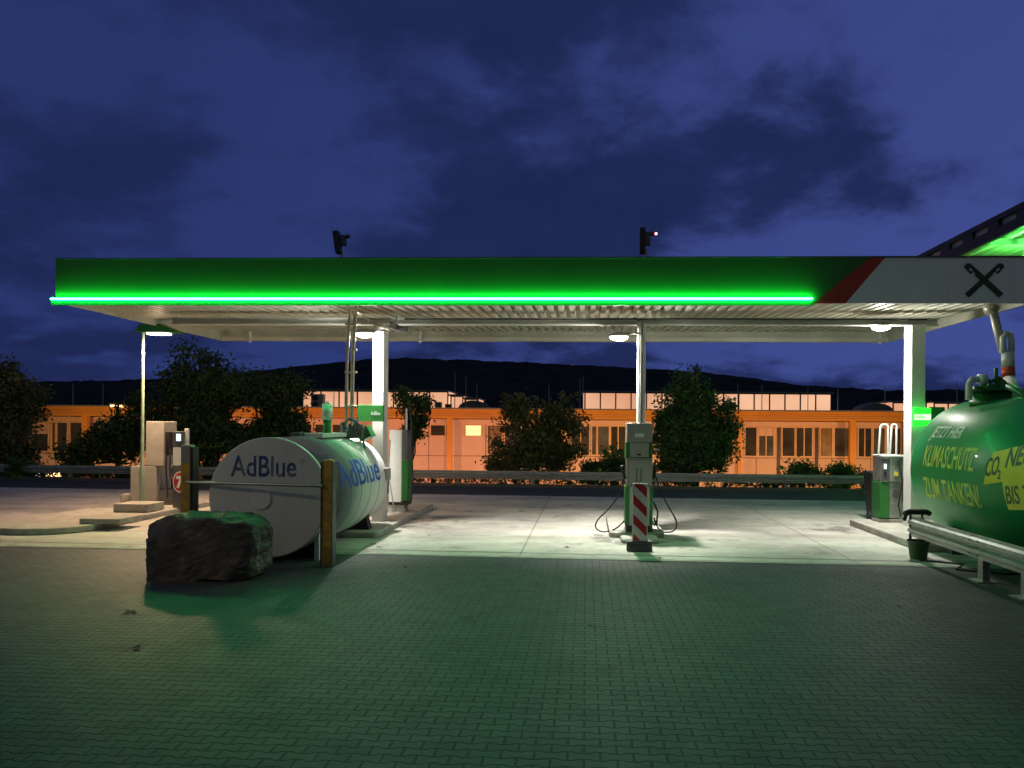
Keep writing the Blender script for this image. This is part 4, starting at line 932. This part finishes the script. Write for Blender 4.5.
wins = [(32,49,0),(53,56,0),(58,68,0),(71,83,0),(94,104,0),(118,130,0),(134,146,0),(152,164,0),(168,180,0),(190,202,0),(206,218,0),(226,238,0),(244,256,0),(262,274,0),(280,292,0),(300,312,0),(316,328,0),(333,343,0),(346,356,0),(402,413,0),
        (431,445,1),(466,481,2),(488,502,0),(505,517,0),(522,536,0),(540,554,0),(572,589,0),(592,596,0),(598,608.6,0),(611,625,0),(640,652,0),(660,674,0),(680,694,0),(700,714,0),(720,732,0),
        (745,756,0),(758.6,773,0),(782,794,0),(796,811.5,0),(820,831.5,0),(834,849,0),(858,870.6,0),(873,884,0),(888,900,0),(925,938,0),(942,956,0),(960,974,0),(978,992,0)]
zw1, zw0 = 1.93, .22
for (p0, p1, k) in wins:
    x0, x1 = bp_(p0, 440)[0], bp_(p1, 440)[0]; a, c = (zw0, zw1) if k == 0 else (1.32, 1.93)
    b = mb(); f_ = .07
    for (q0, q1, r0, r1) in ((x0-f_, x0, a-f_, c+f_), (x1, x1+f_, a-f_, c+f_), (x0, x1, c, c+f_), (x0, x1, a-f_, a)): b.box(q0, q1, BY-.12, BY-.003, r0, r1)
    if x1-x0 > .75 and k == 0 and random.random() < .5: b.box((x0+x1)/2-.03, (x0+x1)/2+.03, BY-.09, BY-.05, a, c)
    w_ = b.build('window', M['bframe'], bd); b = mb(); b.box(x0, x1, BY-.05, BY-.004, a, c); b.build('pane', M['litwin'] if k == 2 else random.choice((M['glassdark'], M['glassdark'], M['glassgrey'], M['glasswarm'])), w_)
    if k == 0 and random.random() < .14:
        h_ = random.uniform(.25, .9); b = mb(); b.box(x0+.02, x1-.02, BY-.058, BY-.052, c-h_, c-.01); b.build('blind', M['bpink'], w_)
for (p0, p1) in ((777,780),(815,818),(488,490)):
    x0, x1 = bp_(p0,440)[0], bp_(p1,440)[0]; b = mb(); b.box(x0, x1, BY-.055, BY-.0035, -1.5, zw1); b.build('doorway', M['bdark'], bd)
b = mb()
for (p0, p1, k) in wins[::2]:
    x_ = bp_(p0, 450)[0]-.14; b.box(x_-.025, x_+.025, BY-.011, BY-.0025, -1.7, zr0-.36)
b.box(BX0, BX1, BY-.010, BY-.002, .06, .11); b.box(BX0, BX1, BY-.010, BY-.002, -.95, -.9); b.build('panel_joint', M['bjoint'], bd)
for (p0, p1) in ((82.5,88),(198,203),(354,358),(447,452),(559,563),(737.5,741),(849.5,855),(906,911),(1000,1005)):
    x0, x1 = bp_(p0,440,BY-.9)[0], bp_(p1,440,BY-.9)[0]; b = mb(); b.box(x0, x1, BY-1.0, BY-.75, -1.7, zr0-.012); b.build('pillar', M['borange'], bd)
# rooftop lanterns
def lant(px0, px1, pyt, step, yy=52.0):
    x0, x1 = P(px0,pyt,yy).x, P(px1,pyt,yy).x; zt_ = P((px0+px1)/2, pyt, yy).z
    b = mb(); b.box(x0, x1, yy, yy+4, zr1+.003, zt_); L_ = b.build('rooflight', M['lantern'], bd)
    b = mb(); b.box(x0-.15, x1+.15, yy-.15, yy+4.15, zt_+.003, zt_+.11); b.build('rooflight_cap', M['broof'], L_)
    b = mb(); x_ = x0; b.box(x0-.045, x1+.045, yy-.06, yy-.002, zt_-.07, zt_)
    while x_ <= x1+.01: b.box(x_-.045, x_+.045, yy-.05, yy-.003, zr1+.003, zt_); x_ += (x1-x0)/max(1, round((px1-px0)/step))
    b.build('mullion', M['bdark'], L_)
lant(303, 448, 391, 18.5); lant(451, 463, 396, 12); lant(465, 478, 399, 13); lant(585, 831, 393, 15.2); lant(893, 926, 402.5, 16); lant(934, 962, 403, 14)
for px, r_ in ((474,1.0),(874,1.1),(690,.8)):
    b = mb(); x_ = P(px,405,49).x; n = 12
    pts = [(x_+math.cos(R(180*k/n))*r_, zr1+math.sin(R(180*k/n))*.6) for k in range(n+1)]; b.xz(pts, 48.5, 50); b.build('roof_dome', M['broof'], bd)
for (px0, px1, pt, pb, lab) in ((311,323,394,408,'twin fan air conditioner on the factory roof by the left rooflight'),(435,441,402,409,None),(731,736,402,409,None),(445,451,404,409,None)):
    yy = 50.5; a = P(px0, pt, yy); c = P(px1, pb, yy)
    if lab:
        ac = thing('air_conditioner', lab, 'air conditioner', (a.x, yy, zr1), rot=0)
        b = mb(); b.box(a.x, c.x, yy, yy+.5, zr1, a.z); b.build('casing', M['grey'], ac)
        b = mb(); hz = (a.z-zr1); 
        for k in (.27, .75): b.tube([(a.x+(c.x-a.x)*.35, yy-.02, zr1+hz*k), (a.x+(c.x-a.x)*.35, yy-.004, zr1+hz*k)], hz*.21, 16)
        b.build('fan', M['black'], ac)
    else:
        b = mb(); b.box(a.x, c.x, yy, yy+.5, zr1, a.z); b.build('roof_vent', M['dgrey'], bd)
# thin lightning masts
for k, (px, pt) in enumerate(((73,383),(103,383),(345,385),(358,386),(455,372),(466,376),(477,383),(549,385),(580,378),(583,376),(738,383),(762,385),(838,382),(885,385),(957,380),(965,376),(334,391),(808,384),(549,384))):
    if k == 18: continue
    yy = 48+ (k*7%5); a = P(px, pt, yy)
    near = ('of the leftmost pair, left','of the leftmost pair, right','left of the left pillar, nearer the twin fans','just left of the left pillar','first right of the small tree','second right of the small tree','third right of the small tree','rising above the loose olive tree','of the close pair left of the middle pillar, shorter','of the close pair left of the middle pillar, taller','first right of the pointed tree','second right of the pointed tree','beside the right end of the long rooflight','left of the right pillar','right of the right pillar, nearer it','right of the right pillar, next to green tank','just above the air conditioner','above the right part of the long rooflight')[k]
    b = mb(); b.tube([(a.x,yy,zr1-.1),(a.x,yy,a.z)], [.035,.02], 6); b.build('lightning_mast', M['grey'], rot=0, org=(a.x,yy,zr1), label='thin mast on the factory roof, '+near, cat='mast', group='thin masts on the factory roof')
# yellow lamp and ground floodlights lighting the facade
yy = 43.2; a = P(117, 406, yy)
ylp = thing('wall_lamp', 'small yellow lit lamp at the roof edge behind the low tree', 'lamp', (a.x, yy, a.z), rot=0)
b = mb(); b.box(a.x-.4, a.x+.4, yy-.1, yy+.2, a.z+.06, a.z+.16); b.tube([(a.x,yy+.1,a.z+.1),(a.x,yy+.1,-1.7)], .05, 8); b.build('lamp_bracket', M['dgrey'], ylp)
b = mb(); b.box(a.x-.35, a.x+.35, yy-.08, yy+.15, a.z-.05, a.z+.055); b.build('lamp_lens', M['amberlamp'], ylp)
for k, px in enumerate((40, 150, 262, 375, 470, 560, 655, 760, 860, 960)):
    yy = 37.5; x_ = P(px, 470, yy).x; z_ = -1.62
    fl = thing('ground_floodlight', 'low amber floodlight on the grass lighting the factory wall, number-free: %s' % px if False else 'low amber floodlight lighting the factory front, ' + ['by the leftmost tree','behind the left cabinets','behind the white tank','behind the left pillar','below the lit factory window','behind the loose olive tree','behind the middle pump','right of the pointed tree','left of the right pump','behind the green tank'][k], 'floodlight', (x_, yy, z_), rot=0, group='ground floodlights in front of the factory')
    b = mb(); b.box(x_-.2, x_+.2, yy-.12, yy+.05, z_+.02, z_+.3); b.box(x_-.05, x_+.05, yy-.05, yy+.02, z_-.1, z_+.02); b.build('housing', M['dgrey'], fl)
    b = mb(); b.box(x_-.17, x_+.17, yy+.052, yy+.07, z_+.05, z_+.27); b.build('lens', M['amberlamp'], fl)
    lo = light('amber_glow', 'AREA', local(fl, (x_, yy+.16, z_+.2)), 310, [(1,.52,.14),(1,.42,.20),(1,.42,.20),(1,.40,.20),(1,.40,.22),(1,.46,.18),(1,.54,.15),(1,.46,.18),(1,.42,.16),(1,.5,.16)][k], fl, shape='RECTANGLE', size=.6, size_y=.3)
    lo.rotation_euler = (R(101), 0, 0)
# two added lamps imitate bright spots below the rail at the far left
yy = 30.0
for k, (px, lab) in enumerate(((34,'left, brighter'),(52,'right'),)):
    a = P(px, 474.5, yy); fl = thing('added_glow_light', 'added low light imitating a bright spot below the far rail, %s of two' % lab, 'added light', (a.x, yy, a.z-.3), rot=0, group='added lights below the far rail')
    b = mb(); b.tube([(a.x,yy,groundz(a.x,yy)-.05),(a.x,yy,a.z-.09)], .06, 10); b.build('stem', M['dgrey'], fl)
    b = mb(); b.tube([(a.x-.3,yy,a.z-.02),(a.x-.15,yy,a.z+.02),(a.x+.25,yy,a.z+.02),(a.x+.38,yy,a.z-.02)], [.05,.10,.10,.04], 12); b.build('lens', M['amberlamp'] if k else M['lampwarm'], fl)

# ------------------------------------------------------------------ hills
def ridge(name, pts, yd, depth, amp, seed):
    b = mb(); xs_ = np.linspace(-200, 1250, 420); py = np.interp(xs_, [p[0] for p in pts], [p[1] for p in pts]); top = []; front = []; back = []; midr = []
    for px, q in zip(xs_, py):
        p = P(px, q, yd); nz = noise.fractal(Vector((px*.05, seed, 0)), .8, 2, 5)*amp+noise.noise(Vector((px*.6, seed+3, 0)))*amp*.4
        top.append(b.b.verts.new((p.x, p.y, p.z+nz))); midr.append(b.b.verts.new((p.x*.85, yd-depth*.5, (p.z+2)*.55-2+nz))); front.append(b.b.verts.new((p.x*.7, yd-depth, -2.1))); back.append(b.b.verts.new((p.x*1.2, yd+depth, -3)))
    for i in range(len(xs_)-1):
        b.b.faces.new((front[i], front[i+1], midr[i+1], midr[i])); b.b.faces.new((midr[i], midr[i+1], top[i+1], top[i])); b.b.faces.new((top[i], top[i+1], back[i+1], back[i]))
    b.build(name, M['hill'], rot=0, kind='structure')
ridge('hill', [(-200,384),(0,382),(100,381),(200,377),(290,367),(340,362),(390,358),(460,359.5),(560,364),(640,368),(700,372),(760,379),(800,385),(870,389.5),(960,390),(1024,389),(1250,385)], 1400, 500, 3.0, 1)
ridge('near_hill', [(-200,386),(0,385),(40,383),(130,381),(220,383),(300,393),(600,401),(860,402),(900,391),(960,389.5),(1030,391),(1250,388)], 420, 120, 1.6, 5)

# ------------------------------------------------------------------ world
w = bpy.data.worlds.new('World'); SC.world = w; w.use_nodes = True; nt = w.node_tree; L = nt.links
bg = nt.nodes['Background']; X.nt = nt
sun_el, sun_rot = R(-5), R(200)
sky = N(nt, 'ShaderNodeTexSky', sky_type='NISHITA'); sky.sun_disc = False; sky.sun_elevation = sun_el; sky.sun_rotation = sun_rot
tc = N(nt, 'ShaderNodeTexCoord'); sp = N(nt, 'ShaderNodeSeparateXYZ'); L.new(tc.outputs['Generated'], sp.inputs[0])
dx, dy, dz = X(sp.outputs[0]), X(sp.outputs[1]), X(sp.outputs[2])
den = dz.op('MAXIMUM', 0) + .30
cm = N(nt, 'ShaderNodeCombineXYZ'); L.new(dx.op('DIVIDE', den).v, cm.inputs[0]); L.new(dy.op('DIVIDE', den).v, cm.inputs[1])
mp_ = N(nt, 'ShaderNodeMapping'); mp_.inputs['Location'].default_value = (1.4, .9, 0); mp_.inputs['Scale'].default_value = (1.15, 1.25, 1); L.new(cm.outputs[0], mp_.inputs['Vector'])
n1 = noise_n(nt, mp_.outputs[0], 1.05, 9, .55, .25); n2 = noise_n(nt, mp_.outputs[0], 3.4, 7, .6, .3)
cl = N(nt, 'ShaderNodeMapRange', interpolation_type='SMOOTHSTEP'); cl.inputs[1].default_value = .452; cl.inputs[2].default_value = .565
L.new((X(n1)*.72 + X(n2)*.28).v, cl.inputs[0])
# clear dusk colour: brighter and more violet to the right and lower down
side = N(nt, 'ShaderNodeMapRange', interpolation_type='SMOOTHSTEP'); side.inputs[1].default_value = -.55; side.inputs[2].default_value = .6; L.new(dx.v, side.inputs[0])
mixh = N(nt, 'ShaderNodeMix', data_type='RGBA'); L.new(side.outputs[0], mixh.inputs[0]); mixh.inputs[6].default_value = (.024,.041,.165,1); mixh.inputs[7].default_value = (.052,.078,.29,1)
hor = N(nt, 'ShaderNodeMapRange'); hor.inputs[1].default_value = 0; hor.inputs[2].default_value = .55; hor.inputs[3].default_value = 1.0; hor.inputs[4].default_value = .80; L.new(dz.v, hor.inputs[0])
vs_ = N(nt, 'ShaderNodeVectorMath', operation='SCALE'); L.new(mixh.outputs[2], vs_.inputs[0]); L.new(hor.outputs[0], vs_.inputs['Scale'])
cc = N(nt, 'ShaderNodeMix', data_type='RGBA'); L.new(n2, cc.inputs[0]); cc.inputs[6].default_value = (.007,.0125,.054,1); cc.inputs[7].default_value = (.018,.027,.105,1)
fin = N(nt, 'ShaderNodeMix', data_type='RGBA'); L.new((X(cl.outputs[0])*.97).v, fin.inputs[0]); L.new(vs_.outputs[0], fin.inputs[6]); L.new(cc.outputs[2], fin.inputs[7])
sk = N(nt, 'ShaderNodeVectorMath', operation='SCALE'); sk.inputs['Scale'].default_value = .02; L.new(sky.outputs[0], sk.inputs[0])
ad = N(nt, 'ShaderNodeVectorMath', operation='ADD'); L.new(fin.outputs[2], ad.inputs[0]); L.new(sk.outputs[0], ad.inputs[1])
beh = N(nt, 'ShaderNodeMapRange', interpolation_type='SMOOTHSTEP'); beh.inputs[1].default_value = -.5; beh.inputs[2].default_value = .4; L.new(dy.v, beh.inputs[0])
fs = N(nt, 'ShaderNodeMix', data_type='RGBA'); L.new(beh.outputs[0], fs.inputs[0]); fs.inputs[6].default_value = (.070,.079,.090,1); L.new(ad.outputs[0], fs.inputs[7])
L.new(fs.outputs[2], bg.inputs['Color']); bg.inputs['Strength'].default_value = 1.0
# the sun is below the horizon: only a trace of afterglow is left
s = light('afterglow_sun', 'SUN', (0,0,30), .01, (1,.8,.7), angle=R(20)); s.rotation_euler = (R(80), 0, R(200))

# ------------------------------------------------------------------ camera
cam = bpy.data.cameras.new('camera'); co = bpy.data.objects.new('camera', cam); COL.objects.link(co); SC.camera = co
cam.sensor_width = 36; cam.lens = F/1024*36; cam.shift_x = (512-CX)/1024; cam.shift_y = (CY-384)/1024; cam.clip_end = 6000
co.matrix_world = Matrix.Translation((0,0,EYE)) @ Matrix.Rotation(R(90),4,'X') @ Matrix.Rotation(ROLL,4,'Z')
SC.view_settings.view_transform = 'Standard'; SC.view_settings.look = 'None'; SC.view_settings.gamma = 1; SC.view_settings.exposure = 0
SC.render.engine = 'CYCLES'; SC.cycles.use_denoising = True; SC.cycles.sample_clamp_indirect = 4
